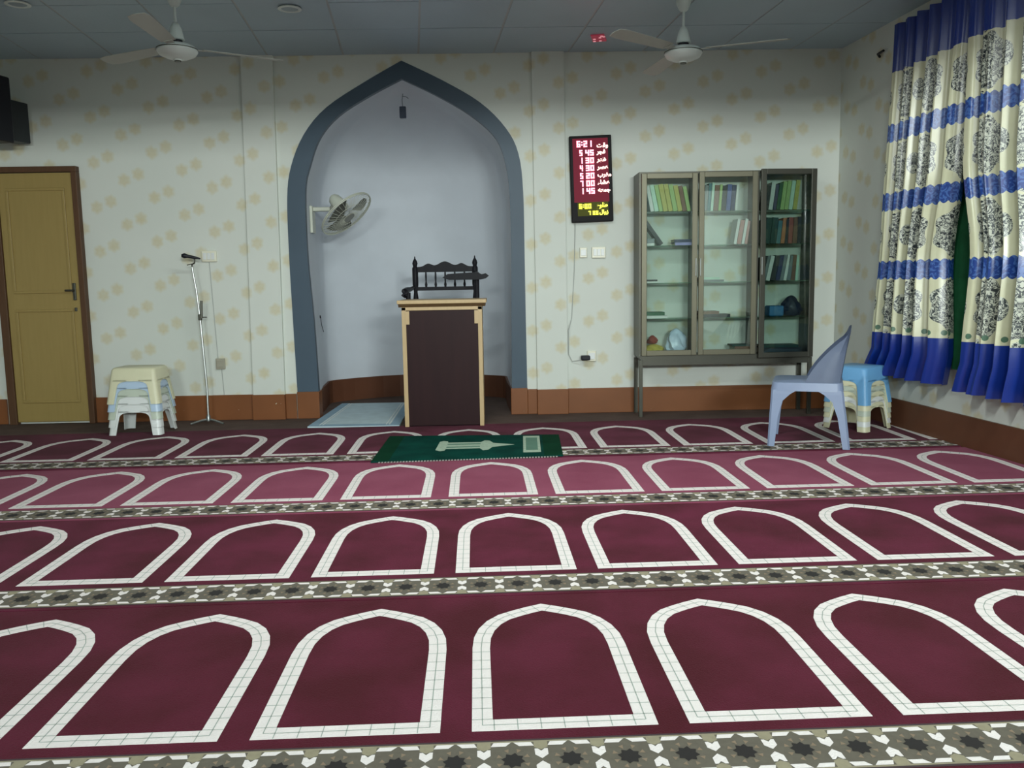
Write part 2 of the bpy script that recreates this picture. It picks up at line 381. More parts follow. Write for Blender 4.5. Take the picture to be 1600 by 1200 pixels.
m_ivory = mat('ivory_pile', rgb(222, 214, 210), .95, var=.03, scale=40, bump=.3, bscale=200)
m_line = mat('grey_green_thread', rgb(150, 160, 150), .95)
m_olive = mat('olive_pile', rgb(92, 86, 74), .95, var=.1, scale=60)
m_khaki = mat('khaki_pile', rgb(140, 132, 108), .95, var=.1, scale=60)
m_tan = mat('tan_pile', rgb(128, 110, 90), .95)
m_blk = mat('black_pile', rgb(28, 24, 22), .95)
m_edge = mat('carpet_edge_line', rgb(60, 46, 48), .95)
A_ = .0245
E1 = Vector((cos(A_), sin(A_), 0)); E2 = Vector((-sin(A_), cos(A_), 0))
ROW = [((.131, 2.822), .546), ((.035, 3.984), .550), ((-.057, 5.150), .559), ((-.231, 6.340), .557)]
half = [(0, 0), (.055, -.027), (.10, -.053), (.148, -.086), (.187, -.135), (.214, -.195), (.229, -.262), (.2335, -.34)]
AO = [(-x, y) for x, y in reversed(half)] + half[1:]
AO = [(-.2335, -.822)] + AO + [(.2335, -.822)]
def inset(P, d):
    n = len(P); out = []
    for i in range(n):
        p0, p1, p2 = Vector(P[i - 1]), Vector(P[i]), Vector(P[(i + 1) % n])
        a, b = (p1 - p0).normalized(), (p2 - p1).normalized()
        na, nb = Vector((a.y, -a.x)), Vector((b.y, -b.x))
        k = (na + nb); k = k / max(.3, k.dot(k)) * 2 if k.length > 0 else na
        k = (na + nb).normalized(); s = d / max(.4, k.dot(na)); out.append((p1.x + k.x * s, p1.y + k.y * s))
    return out
AI, AM = inset(AO, .053), inset(AO, .0265)
def clip(bm, x0=None):
    """cut the far-right ends where the carpet meets the side wall baseboard"""
    n = Vector((SD.y, -SD.x, 0)); geom = bm.verts[:] + bm.edges[:] + bm.faces[:]
    bmesh.ops.bisect_plane(bm, geom=geom, plane_co=(wall_x(YW) - .02, YW, 0), plane_no=n, clear_outer=True)
    geom = bm.verts[:] + bm.edges[:] + bm.faces[:]
    bmesh.ops.bisect_plane(bm, geom=geom, plane_co=(XL + .02, 0, 0), plane_no=(-1, 0, 0), clear_outer=True)
def resample(P, step):
    Q = P + [P[0]]; out = []
    for a, b in zip(Q, Q[1:]):
        n = max(1, round(math.dist(a, b) / step))
        for k in range(n): out.append((a[0] + (b[0] - a[0]) * k / n, a[1] + (b[1] - a[1]) * k / n))
    return out
def arch_bm(o, u0, zt):
    bm = BM(); W = lambda u, v, z: o + E1 * (u0 + u) + E2 * v + Vector((0, 0, z))
    ao = [bm.verts.new(W(*p, zt)) for p in AO]; ai = [bm.verts.new(W(*p, zt)) for p in AI]; n = len(ao)
    lo = [bm.verts.new(W(*p, zt - .003)) for p in AO]; li = [bm.verts.new(W(*p, zt - .003)) for p in AI]
    for i in range(n):
        j = (i + 1) % n
        for f in ((ao[i], ao[j], ai[j], ai[i]), (lo[i], lo[j], ao[j], ao[i]), (ai[i], ai[j], li[j], li[i])): bm.faces.new(f)
    bmesh.ops.recalc_face_normals(bm, faces=bm.faces)
    def strip(p, q, w):
        d = (Vector(q) - Vector(p)); L = d.length
        if L < 1e-6: return
        d /= L; k = Vector((-d.y, d.x)) * w / 2
        vs = [bm.verts.new(W(*c, zt + .0004)) for c in (Vector(p) - k, Vector(q) - k, Vector(q) + k, Vector(p) + k)]
        bm.faces.new(vs).material_index = 1
    for i in range(n): strip(AM[i], AM[(i + 1) % n], .0028)
    # cross threads about every 6 cm, square to the middle line
    for i in range(n):
        j = (i + 1) % n; L = math.dist(AM[i], AM[j]); c = max(1, round(L / .056)) if L > .05 else 1
        d = (Vector(AM[j]) - Vector(AM[i])).normalized(); k_ = Vector((-d.y, d.x)) * .0262
        for k in range(c):
            p_ = Vector(AM[i]).lerp(Vector(AM[j]), (k + .5) / c); strip(p_ - k_, p_ + k_, .0026)
    clip(bm); return bm
def border_bm(o, per, zt, u_lo, u_hi, v0):
    bm = BM(); P = per / 4; H = .168
    W = lambda u, v, z: o + E1 * u + E2 * (v0 - H / 2 + v) + Vector((0, 0, z))
    def poly(pts, mi, lift=.0006):
        vs = [bm.verts.new(W(u, v, zt + lift)) for u, v in pts]; f = bm.faces.new(vs); f.material_index = mi
        if f.calc_area() and f.normal.z < 0: f.normal_flip()
    def bar(v1, v2, mi, lift): poly([(u_lo, v1), (u_hi, v1), (u_hi, v2), (u_lo, v2)], mi, lift)
    bar(-H / 2, H / 2, 0, 0); bar(H / 2, H / 2 + .008, 5, 0); bar(-H / 2 - .008, -H / 2, 5, 0)
    bar(H / 2 - .006, H / 2, 2, .0003); bar(-H / 2, -H / 2 + .006, 2, .0003)
    i0, i1 = math.ceil(u_lo / P), math.floor(u_hi / P)
    for i in range(i0, i1 + 1):
        c = i * P
        for s in (1, -1):
            for k in (1, -1):
                poly([(c + k * x * P, s * y * H) for x, y in ((.02, .46), (.33, .46), (.38, .36), (.12, .36))], 1)
                poly([(c + k * x * P, s * y * H) for x, y in ((.50, .03), (.385, .13), (.385, .28), (.44, .28), (.50, .22))], 1)
            poly([(c + P / 2 + x * P, s * y * H) for x, y in ((-.12, .47), (.12, .47), (.12, .32), (.0, .26), (-.12, .32))], 2, .0004)
        star = []
        for k in range(16):
            a = 2 * pi * (k + .5) / 16; r = (.20 if k % 2 else .145)
            star.append((c + cos(a) * r * P * 1.05, sin(a) * r * H * .95))
        poly(star, 4, .0008)
        for k in range(8):
            a = 2 * pi * (k + .5) / 8; ca, sa = cos(a), sin(a)
            tri = [(.20, 0), (.29, .045), (.29, -.045)]
            poly([(c + (x * ca - y * sa) * P, (x * sa + y * ca) * H) for x, y in tri], 3, .0007)
    clip(bm); return bm
NM = ['nearest', 'second nearest', 'third', 'farthest']
for k, ((x, y), per) in enumerate(ROW):
    o = Vector((x, y, 0)); zt = .010
    lo, hi = -5.6, 4.0
    top = .088 if k < 3 else .225
    bm = BM(); P = lambda u, v: (o + E1 * u + E2 * v).to_2d()[:]
    prism(bm, [P(lo, -1.07), P(hi, -1.07), P(hi, top), P(lo, top)], 'z', .0005, zt)
    clip(bm)
    c = new_obj('carpet_roll', bm, m_carp[k])
    tag(c, ['burgundy prayer carpet roll nearest the camera with large ivory arches', 'burgundy prayer carpet roll second from the camera, before the lighter rose one',
            'lighter rose-red prayer carpet roll, third from the camera', 'dark wine prayer carpet roll along the back wall, under green rug and chair'][k], 'carpet', 'prayer carpet rolls')
    for i in range(-10, 8):
        cx = o + E1 * (i * per)
        if cx.x < XL + .1 or cx.x - .2 > wall_x(cx.y - .8): continue
        vis = abs(cx.x) < .62 * cx.y + .6
        if not vis: continue
        new_obj('arch_motif', arch_bm(o, i * per, zt + .001), [m_ivory, m_line], c)
    new_obj('star_border', border_bm(o, per, zt + .0008, lo, hi, -.875), [m_olive, m_ivory, m_khaki, m_tan, m_blk, m_edge], c)
# ------------------------------------------------------------------ rugs
m_rug = mat('green_velvet', rgb(8, 58, 50), .9, var=.35, scale=6, bump=.3, bscale=150)
m_rug2 = mat('green_velvet_end', rgb(10, 52, 34), .9, var=.2, scale=6)
m_rugp = mat('pale_green_motif', rgb(160, 178, 158), .9, var=.15, scale=40)
t = thing('prayer_rug', 'dark green velvet prayer rug lying crosswise before the lectern', 'rug', (0, 0, 0))
bm = BM(); Q = [(-.80, 5.19), (.40, 5.27), (.425, 6.0), (-.79, 6.07)]; prism(bm, Q, 'z', .0125, .020); new_obj('rug_body', bm, m_rug, t)
def rugpt(u, v):
    a = Vector(Q[0]).lerp(Vector(Q[1]), u); b = Vector(Q[3]).lerp(Vector(Q[2]), u); return a.lerp(b, v)[:]
for u0, u1 in ((0.0, .09), (.90, 1.0)):
    bm = BM(); prism(bm, [rugpt(u0, .01), rugpt(u1, .01), rugpt(u1, .99), rugpt(u0, .99)], 'z', .0198, .0206); new_obj('end_band', bm, m_rug2, t)
bm = BM()
mina = [(.31, .36), (.315, .70), (.335, .74), (.36, .72), (.365, .66), (.55, .66), (.57, .74), (.60, .72), (.62, .62), (.74, .53), (.62, .44), (.60, .33), (.57, .31), (.55, .40), (.365, .39), (.36, .33), (.335, .31)]
prism(bm, [rugpt(*p) for p in mina], 'z', .0199, .0209)
prism(bm, [rugpt(*p) for p in ((.79, .17), (.885, .17), (.885, .93), (.79, .93))], 'z', .0199, .0209)
new_obj('rug_motif', bm, m_rugp, t)
m_sage = mat('sage_thread', rgb(84, 120, 102), .9)
for q_ in (((.365, .43), (.55, .45), (.55, .49), (.365, .48)), ((.365, .56), (.55, .56), (.55, .61), (.365, .60)), ((.805, .26), (.87, .26), (.87, .84), (.805, .84))):
    bm = BM(); prism(bm, [rugpt(*p) for p in q_], 'z', .0208, .0213); new_obj('motif_stripe', bm, m_sage, t)
bm = BM()
for i in range(60):
    p = rugpt(.04 + .92 * i / 59, 0); box(bm, p[0], p[1] - .018, .0125, p[0] + .011, p[1] + .002, .017)
o = new_obj('rug_fringe', bm, mat('pink_fringe', rgb(160, 150, 146), .9), t)
m_mat = mat('pale_blue_mat', rgb(186, 204, 210), .9, var=.08, scale=12)
t = thing('niche_mat', 'pale blue floor mat with white edge stripes inside the niche', 'mat')
bm = BM(); Q = [(-1.50, 6.60), (-.78, 6.57), (-.80, 7.84), (-1.455, 7.86)]; prism(bm, Q, 'z', .001, .012); new_obj('mat_body', bm, m_mat, t)
bm = BM()
for u0, u1 in ((.0, .10), (.90, 1)): prism(bm, [rugpt(u0, .0), rugpt(u1, .0), rugpt(u1, 1), rugpt(u0, 1)], 'z', .0118, .0128)
prism(bm, [rugpt(.1, .0), rugpt(.9, .0), rugpt(.9, .07), rugpt(.1, .07)], 'z', .0118, .0128)
new_obj('mat_edging', bm, mat('slate_blue_edging', rgb(140, 168, 186), .9, var=.1), t)
bm = BM()
for u in (.115, .15, .85, .885): prism(bm, [rugpt(u - .006, .04), rugpt(u + .006, .04), rugpt(u + .006, .98), rugpt(u - .006, .98)], 'z', .0125, .0136)
new_obj('mat_stripes', bm, mat('white_stripe', rgb(220, 226, 224), .9), t)

for m_, v_ in ((m_black, .07), (m_dkpanel, .12), (m_frame_brown, .3), (m_floor, .1), (m_skirt, .3), (m_skirt_dark, .3), (m_band, .3), (m_alcove, .25), (m_door, .35), (m_dark, .3), (m_green, .15), (m_rug, .05), (m_rug2, .05), (m_rugp, .1), (m_mat, .1)):
    m_.node_tree.nodes['Principled BSDF'].inputs['Specular IOR Level'].default_value = v_
# ------------------------------------------------------------------ lectern
t = thing('lectern', 'dark brown wooden lectern with light wood edges standing before the niche', 'lectern', (-.42, 6.49, 0))
x0, x1, D = -.305, .305, .42
bm = BM(); box(bm, x0 + .03, .008, .02, x1 - .03, .026, .925); new_obj('front_panel', bm, m_dkpanel, t)
for s in (-1, 1):
    bm = BM(); a, b = (x0, x0 + .032) if s < 0 else (x1 - .032, x1); box(bm, a, 0, .0105, b, D, .93, bev=.002); new_obj('side_panel', bm, m_ltwood, t)
    bm = BM(); xe = x0 + .03 if s < 0 else x1 - .03
    prism(bm, [(xe, .90), (xe + (-s) * .028, .90), (xe + (-s) * .028, .80), (xe, .80)], 'y', -.002, .012); new_obj('corner_block', bm, m_ltwood, t)
bm = BM(); box(bm, x0, .0, .905, x1, .03, .932, bev=.002); new_obj('top_rail', bm, m_ltwood, t)
bm = BM(); box(bm, x0 - .03, -.035, .955, x1 + .035, D + .03, .983, bev=.004); new_obj('lectern_top', bm, m_ltwood, t)
bm = BM(); prism(bm, [(-.03, .955), (.0, .93), (D, .93), (D + .025, .955)], 'x', x0 - .022, x1 + .025); new_obj('top_moulding', bm, wood('brown_moulding', rgb(104, 82, 56), rgb(124, 98, 66)), t)
bm = BM(); box(bm, x0 + .032, .03, .62, x1 - .032, D - .01, .64); new_obj('inner_shelf', bm, m_ltwood, t)

# ------------------------------------------------------------------ carved chair behind the lectern
t = thing('carved_armchair', 'black carved wooden armchair with turned spindles behind the lectern', 'chair', (-.442, 7.42, 0), 0)
t.scale = (1.06, 1, 1.01)
def finial_post(bm, x, y, z0, z1):
    lathe(bm, [(.02, z0), (.02, z0 + .25), (.024, z0 + .3), (.016, z0 + .34), (.022, z1 - .36), (.015, z1 - .30), (.024, z1 - .24), (.024, z1 - .10), (.016, z1 - .085), (.022, z1 - .06), (.017, z1 - .04), (.006, z1 - .02), (.004, z1), (0, z1)], 12, (x, y, 0))
for s in (-1, 1):
    bm = BM(); finial_post(bm, s * .243, 0, 0, 1.325); new_obj('back_post', bm, m_black, t, True)
crest = [(-.235, 1.19)]
for i in range(41):
    x = -.23 + .46 * i / 40
    z = 1.235 + .045 * math.exp(-(x / .065) ** 2) + .028 * math.exp(-((abs(x) - .135) / .038) ** 2)
    crest.append((x, z))
crest += [(.235, 1.19)]
bm = BM(); prism(bm, crest, 'y', -.012, .012); new_obj('crest_rail', bm, m_black, t)
bm = BM(); box(bm, -.235, -.012, 1.035, .235, .012, 1.066, bev=.003); new_obj('back_rail', bm, m_black, t)
for i in range(5):
    x = -.235 + .47 * (i + 1) / 6
    bm = BM(); lathe(bm, [(.007, 1.06), (.011, 1.085), (.006, 1.11), (.008, 1.15), (.006, 1.195)], 10, (x, 0, 0)); new_obj('back_spindle', bm, m_black, t, True)
bm = BM(); box(bm, -.25, -.46, .60, .25, .02, .645, bev=.008); new_obj('seat', bm, m_black, t)
for s in (-1, 1):
    bm = BM(); za = 1.045 if s < 0 else 1.15; xa = s * .265
    lathe(bm, [(.02, 0), (.02, .3), (.025, .36), (.016, .42), (.022, .6), (.016, .75), (.02, za - .02)], 12, (xa, -.42, 0)); new_obj('front_leg', bm, m_black, t, True)
    bm = BM()
    if s < 0: tube(bm, [(xa + .01, 0, za + .02), (xa, -.2, za + .005), (xa - .01, -.40, za), (xa - .02, -.47, za - .01), (xa - .025, -.48, za - .04), (xa - .02, -.45, za - .05)], [.014, .018, .024, .026, .022, .014], 10)
    else:
        prism(bm, [(-.24, za - .01), (-.20, za + .018), (-.03, za + .028), (.035, za + .026), (.06, za + .012), (.09, za + .02), (.115, za), (.09, za - .022), (.05, za - .03), (-.19, za - .03)], 'y', -.47, -.43, M=Matrix.Translation((.245, 0, 0)))
        tube(bm, [(xa - .02, 0, za + .03), (xa, -.25, za + .02), (xa, -.44, za)], .018, 10)
    new_obj('armrest', bm, m_black, t, True)

# ------------------------------------------------------------------ plastic stools
def stool_parts(H, tx, ty, bx, by, m, parent, ap=.10, lw=.062):
    """monobloc stool: slightly flared, four angle legs, deep aprons"""
    def half(z): k = 1 - z / H; return tx + (bx - tx) * k, ty + (by - ty) * k
    bm = BM(); th = .006
    def rr(hx, hy, z, r, n=4):
        out = []
        for cx, cy, a0 in ((hx - r, hy - r, 0), (-hx + r, hy - r, pi / 2), (-hx + r, -hy + r, pi), (hx - r, -hy + r, 3 * pi / 2)):
            for i in range(n + 1):
                a = a0 + pi / 2 * i / n; out.append((cx + r * cos(a), cy + r * sin(a), z))
        return out
    secs = []
    hx, hy = half(H); secs.append(rr(hx - .014, hy - .014, H, .03)); secs.append(rr(hx - .002, hy - .002, H - .008, .04))
    for z in (H - .02, H - ap): hx, hy = half(z); secs.append(rr(hx, hy, z, .03))
    hx, hy = half(H - ap); secs.append(rr(hx - th, hy - th, H - ap, .025)); hx, hy = half(H - .02); secs.append(rr(hx - th, hy - th, H - .02, .025))
    rings = [[bm.verts.new(p) for p in s] for s in secs]; n = len(rings[0])
    bm.faces.new(rings[0]); bm.faces.new(list(reversed(rings[-1])))
    for a, b in zip(rings, rings[1:]):
        for i in range(n): bm.faces.new((a[i], b[i], b[(i + 1) % n], a[(i + 1) % n]))
    bmesh.ops.recalc_face_normals(bm, faces=bm.faces)
    new_obj('seat', bm, m, parent, True)
    zt = H - ap
    for sx in (-1, 1):
        for sy in (-1, 1):
            bm = BM(); rg = []
            for z, wx in ((0, lw), (zt * .5, lw * 1.06), (zt - .035, lw * 1.12), (zt - .020, lw * 1.22), (zt - .008, lw * 1.5), (zt, lw * 2.1), (zt + .01, lw * 2.2)):
                hx, hy = half(z); wx, wy = min(wx, hx * .92), min(wx, hy * .92); r = .028
                C_ = [(hx - r + r * cos(an), hy - r + r * sin(an)) for an in (pi / 2, pi / 3, pi / 6, 0)]
                C2 = [(hx - r + (r - th) * cos(an), hy - r + (r - th) * sin(an)) for an in (0, pi / 6, pi / 3, pi / 2)]
                L = [(hx - wx, hy)] + C_ + [(hx, hy - wy), (hx - th, hy - wy)] + C2 + [(hx - wx, hy - th)]
                rg.append([bm.verts.new((sx * x, sy * y, z)) for x, y in L])
            q = len(rg[0])
            for a, b in zip(rg, rg[1:]):
                for i in range(q): bm.faces.new((a[i], a[(i + 1) % q], b[(i + 1) % q], b[i]))
            bm.faces.new(rg[0]); bm.faces.new(rg[-1]); bmesh.ops.recalc_face_normals(bm, faces=bm.faces)
            new_obj('leg', bm, m, parent, True)
def dup(root, loc, rz, m):
    r = root.copy(); COL.objects.link(r); r.location = loc; r.rotation_euler = (0, 0, rz)
    for ch in list(root.children):
        c = ch.copy(); c.data = ch.data if m is None else ch.data.copy(); COL.objects.link(c); c.parent = r
        if m: c.data.materials.clear(); c.data.materials.append(m)
    return r
def stack(base, rz, spec, H, dims, grp):
    first = None
    for k, (m, lb, dz) in enumerate(spec):
        if first is None:
            first = thing('plastic_stool', lb, 'stool', (base[0], base[1], dz), rz, grp); stool_parts(H, *dims, m, first)
        else:
            s = dup(first, (base[0], base[1], dz), rz, m); s['label'] = lb
z0 = .0115
m_mint = mat('mint_white_plastic', rgb(190, 200, 184), .4, var=.03)
stack((-2.738, 6.52, z0), -.03, [(m_white, 'white plastic stool at the bottom of the stack by the door', z0),
    (m_white, 'white plastic stool second from the bottom in the stack by the door', z0 + .060),
    (m_mint, 'greyish white plastic stool in the middle of the stack by the door', z0 + .120),
    (m_paleblue, 'pale blue plastic stool directly under the cream top one by the door', z0 + .178),
    (m_cream, 'cream plastic stool on top of the stack by the door', z0 + .236)], .27, (.165, .125, .202, .165), 'stacked plastic stools by the door')
lbl = ['cream plastic stool at the bottom of the stack behind the chair', 'white plastic stool second from the bottom behind the blue-grey chair', 'cream plastic stool third from the bottom behind the blue-grey chair',
       'white plastic stool fourth from the bottom behind the blue-grey chair', 'cream plastic stool directly under the sky blue one', 'sky blue plastic stool on top of the stack below the curtain']
stack((2.615, 6.10, z0), radians(35), [((m_cream, m_white, m_cream, m_mint, m_cream, m_blue)[i], lbl[i], z0 + .038 * i) for i in range(6)], .265, (.142, .142, .175, .175), 'stacked plastic stools under the curtain')

# ------------------------------------------------------------------ plastic chair
t = thing('plastic_chair', 'blue-grey plastic armless chair turned towards the bookcase', 'chair', (2.07, 5.60, .0115), math.atan2(.36, -.93) + pi / 2)
# local: +y is the back of the chair, x across
hw = .205
bm = BM(); secs = []
for z, a, b0, b1 in ((.425, .185, -.21, .20), (.418, .205, -.225, .21), (.365, .212, -.232, .215), (.365, .204, -.224, .207), (.405, .196, -.216, .2)):
    r = .045; out = []
    for cx, cy, a0 in ((a - r, b1 - r, 0), (-a + r, b1 - r, pi / 2), (-a + r, b0 + r, pi), (a - r, b0 + r, 3 * pi / 2)):
        for i in range(5): an = a0 + pi / 2 * i / 4; out.append((cx + r * cos(an), cy + r * sin(an), z))
    secs.append([bm.verts.new(p) for p in out])
bm.faces.new(secs[0]); bm.faces.new(list(reversed(secs[-1]))); n = len(secs[0])
for a, b in zip(secs, secs[1:]):
    for i in range(n): bm.faces.new((a[i], b[i], b[(i + 1) % n], a[(i + 1) % n]))
bmesh.ops.recalc_face_normals(bm, faces=bm.faces); new_obj('seat', bm, m_lilac, t, True)
for sx in (-1, 1):
    for sy in (-1, 1):
        bm = BM(); rg = []
        for z, w1, w2, fl in ((0, .035, .045, 1), (.2, .042, .055, .5), (.30, .05, .075, .2), (.345, .075, .12, .1), (.372, .11, .16, 0)):
            hx = .210 + .022 * fl * (1 if True else 0); hy = (.228 + .018 * fl) if sy < 0 else (.212 + .05 * fl); r = .012; th = .007
            L = [(hx - w1, hy), (hx - r, hy), (hx, hy - r), (hx, hy - w2), (hx - th, hy - w2), (hx - th, hy - r), (hx - r, hy - th), (hx - w1, hy - th)]
            rg.append([bm.verts.new((sx * x, sy * y, z)) for x, y in L])
        for a, b in zip(rg, rg[1:]):
            for i in range(8): bm.faces.new((a[i], a[(i + 1) % 8], b[(i + 1) % 8], b[i]))
        bm.faces.new(rg[0]); bm.faces.new(rg[-1]); bmesh.ops.recalc_face_normals(bm, faces=bm.faces)
        new_obj('leg', bm, m_lilac, t)
bm = BM(); NU, NV = 20, 12; G = []
for j in range(NV + 1):
    v = j / NV; z = .40 + .36 * v; back = .198 + .045 * v + .012 * v * v
    wing = .19 * (1 - v ** 1.5) ** .9 + .014; wd = .205 - .035 * v
    row = []
    for i in range(NU + 1):
        u = -1 + 2 * i / NU; x = wd * max(-1, min(1, u * 1.25)) if abs(u) < .8 else wd * (1 if u > 0 else -1)
        f = max(0, (abs(u) - .7) / .3); y = back - wing * f ** 1.2 - .02 * (abs(u) ** 2)
        zz = z + (.02 * (1 - u * u) if j == NV else 0) - (f * .05 * v)
        row.append(bm.verts.new((x * (1 - .02 * f), y, zz)))
    G.append(row)
for j in range(NV):
    for i in range(NU):
        if 4 <= i <= 15 and i % 2 == 1 and 2 <= j <= 8: continue
        bm.faces.new((G[j][i], G[j][i + 1], G[j + 1][i + 1], G[j + 1][i]))
bmesh.ops.solidify(bm, geom=bm.faces[:], thickness=.007); bmesh.ops.recalc_face_normals(bm, faces=bm.faces)
new_obj('backrest', bm, m_lilac, t, True)

# ------------------------------------------------------------------ bookcase
CX0, CX1, CY0, CY1, CZ0, CZ1 = 1.135, 2.535, 6.80, 7.07, .485, 1.945
t = thing('bookcase', 'grey aluminium glass-door bookcase on tall legs against the papered wall', 'bookcase')
bm = BM(); T = .018
box(bm, CX0, CY0, CZ0, CX0 + T, CY1, CZ1); box(bm, CX1 - T, CY0, CZ0, CX1, CY1, CZ1); box(bm, CX0 + T, CY0, CZ1 - T, CX1 - T, CY1, CZ1); box(bm, CX0 + T, CY0, CZ0 - .02, CX1 - T, CY1, CZ0 + .012)
new_obj('case', bm, m_alu_d, t)
for x in (1.585, 2.072):
    bm = BM(); box(bm, x, CY0 + .01, CZ0 + .012, x + .016, CY1, CZ1 - T); new_obj('partition', bm, m_alu_d, t)
bm = BM(); box(bm, CX0 + .03, CY0 + .004, CZ0 - .065, CX1 - .03, CY0 + .02, CZ0 - .02); new_obj('lower_rail', bm, m_alu_d, t)  # grey strip below the case front
for x in (CX0, CX1 - .03):
    for y in (CY0, CY1 - .03):
        bm = BM(); box(bm, x, y, 0, x + .03, y + .03, CZ0 - .02, bev=.002); new_obj('leg', bm, m_alu_d, t)
SH = [1.640, 1.375, 1.080, .795]
for z in SH:
    for xa, xb in ((CX0 + T, 1.585), (1.601, 2.072), (2.088, CX1 - T)):
        bm = BM(); box(bm, xa + .002, CY0 + .03, z - .006, xb - .002, CY1 - .012, z); new_obj('glass_shelf', bm, m_shelf, t)
def cab_door(x0, x1, z0, z1, m, mg, rot, hinge_right, hx):
    W = x1 - x0; fw, dp = .042, .022
    e = bpy.data.objects.new('glass_door', None); COL.objects.link(e); e.parent = t
    e.location = (x1 if hinge_right else x0, CY0 - .002, 0); e.rotation_euler = (0, 0, rot)
    a, b = (-W, 0) if hinge_right else (0, W)
    bm = BM()
    for q in ((a, z0, a + fw, z1), (b - fw, z0, b, z1), (a + fw, z0, b - fw, z0 + fw), (a + fw, z1 - fw, b - fw, z1)):
        box(bm, q[0], -dp, q[1], q[2], 0, q[3], bev=.003)
    new_obj('door_frame', bm, m, e)
    bm = BM(); box(bm, a + fw - .004, -dp / 2 - .002, z0 + fw - .004, b - fw + .004, -dp / 2 + .002, z1 - fw + .004); new_obj('door_pane', bm, mg, e)
    bm = BM(); hxx = (b - .012) if hx > 0 else (a + .012); box(bm, hxx - .004, -dp - .012, 1.13, hxx + .004, -dp, 1.27, bev=.002); new_obj('door_handle', bm, m_chrome, e)
cab_door(1.150, 1.592, .500, 1.932, m_alu, m_glass, 0, False, 1)
cab_door(1.604, 2.066, .500, 1.938, m_alu, m_glass, 0, False, -1)
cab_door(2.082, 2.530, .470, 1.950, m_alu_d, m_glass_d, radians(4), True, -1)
# books: one object each
PAL = {'ylw': (172, 166, 84), 'ygr': (150, 176, 110), 'pgr': (176, 204, 186), 'pbl': (150, 196, 210), 'wht': (206, 208, 204), 'nvy': (40, 48, 84), 'blu': (70, 84, 140), 'grn': (26, 84, 52),
       'dgr': (16, 58, 50), 'red': (140, 66, 56), 'brn': (112, 78, 58), 'org': (176, 112, 72), 'blk': (30, 34, 38), 'gry': (112, 120, 122), 'pnk': (178, 136, 130), 'tea': (60, 108, 116), 'lil': (146, 140, 190)}
BMAT = {k: mat('cover_' + k, rgb(*v), .55, var=.08, scale=20) for k, v in PAL.items()}
m_page = mat('paper_pages', rgb(214, 208, 184), .8, var=.04)
CN = {'ylw': 'yellow', 'ygr': 'lime green', 'pgr': 'pale green', 'pbl': 'pale blue', 'wht': 'white', 'nvy': 'navy', 'blu': 'blue', 'grn': 'green', 'dgr': 'dark green', 'red': 'red', 'brn': 'brown', 'org': 'orange', 'blk': 'black', 'gry': 'grey', 'pnk': 'pink', 'tea': 'teal', 'lil': 'lilac'}
ORD = ['first', 'second', 'third', 'fourth', 'fifth', 'sixth', 'seventh', 'eighth', 'ninth', 'tenth']
def book(x, z, w, h, dep, lean, key, label, grp, y=6.85, name='book'):
    """upright book, lower left corner of the spine at x; lean is positive to the right"""
    c = thing(name, label, 'book', (x, y, z), 0, grp)
    M = Matrix.Rotation(lean, 4, 'Y')
    off = Matrix.Translation((0, 0, w * sin(max(0, lean)) + .0005)) if lean > 0 else Matrix.Translation((0, 0, .0005))
    bm = BM(); box(bm, 0, 0, 0, .003, dep, h, M=off @ M); box(bm, w - .003, 0, 0, w, dep, h, M=off @ M); box(bm, .003, 0, 0, w - .003, .004, h, M=off @ M)
    new_obj('cover', bm, BMAT[key], c)
    bm = BM(); box(bm, .0035, .0045, .003, w - .0035, dep - .004, h - .003, M=off @ M); new_obj('page_block', bm, m_page, c)
    return c
def row(x, z, items, where, grp):
    for k, (w, h, key, lean) in enumerate(items):
        book(x, z, w, h, .15, lean, key, f'{CN[key]} book, {ORD[k]} from left {where}', grp)
        x += w / cos(lean) + .0035
Zs = [.497 + .002, .795, 1.080, 1.375, 1.640]
row(1.165, 1.640, [(.03, .20, 'pbl', -.0)] , 'on the left top shelf, upright', 'books behind the left glass door')
row(1.235, 1.640, [(.028, .205, 'wht', -.20), (.032, .21, 'pgr', -.20), (.03, .21, 'ygr', -.20), (.036, .215, 'ylw', -.20), (.034, .215, 'ylw', -.2), (.034, .212, 'ygr', -.2), (.034, .205, 'ylw', -.2), (.03, .20, 'brn', -.2), (.028, .195, 'ygr', -.2)], 'in the leaning row on the left top shelf', 'books behind the left glass door')
row(1.655, 1.640, [(.026, .20, 'gry', .07), (.022, .215, 'tea', .07), (.02, .22, 'pgr', .07), (.036, .20, 'brn', .07), (.02, .205, 'ygr', .07), (.034, .195, 'blk', .07), (.034, .205, 'blu', .07), (.03, .20, 'nvy', .07), (.018, .20, 'wht', .07)], 'on the middle door top shelf', 'books behind the middle glass door')
row(2.14, 1.640, [(.03, .19, 'blk', .12), (.032, .215, 'wht', .12), (.024, .20, 'nvy', .12), (.026, .21, 'grn', .12), (.03, .22, 'ygr', .12), (.03, .225, 'ygr', .12), (.03, .225, 'pgr', .12), (.032, .23, 'ylw', .12)], 'on the right door top shelf', 'books behind the right glass door')
row(2.115, 1.375, [(.024, .19, 'pgr', .10), (.045, .205, 'dgr', .10), (.045, .205, 'dgr', .10), (.032, .18, 'tea', .10), (.03, .20, 'org', .10), (.022, .19, 'blk', .05), (.034, .205, 'red', .04), (.034, .205, 'brn', .04), (.03, .21, 'blk', .0)], 'on the right door second shelf', 'books behind the right glass door')
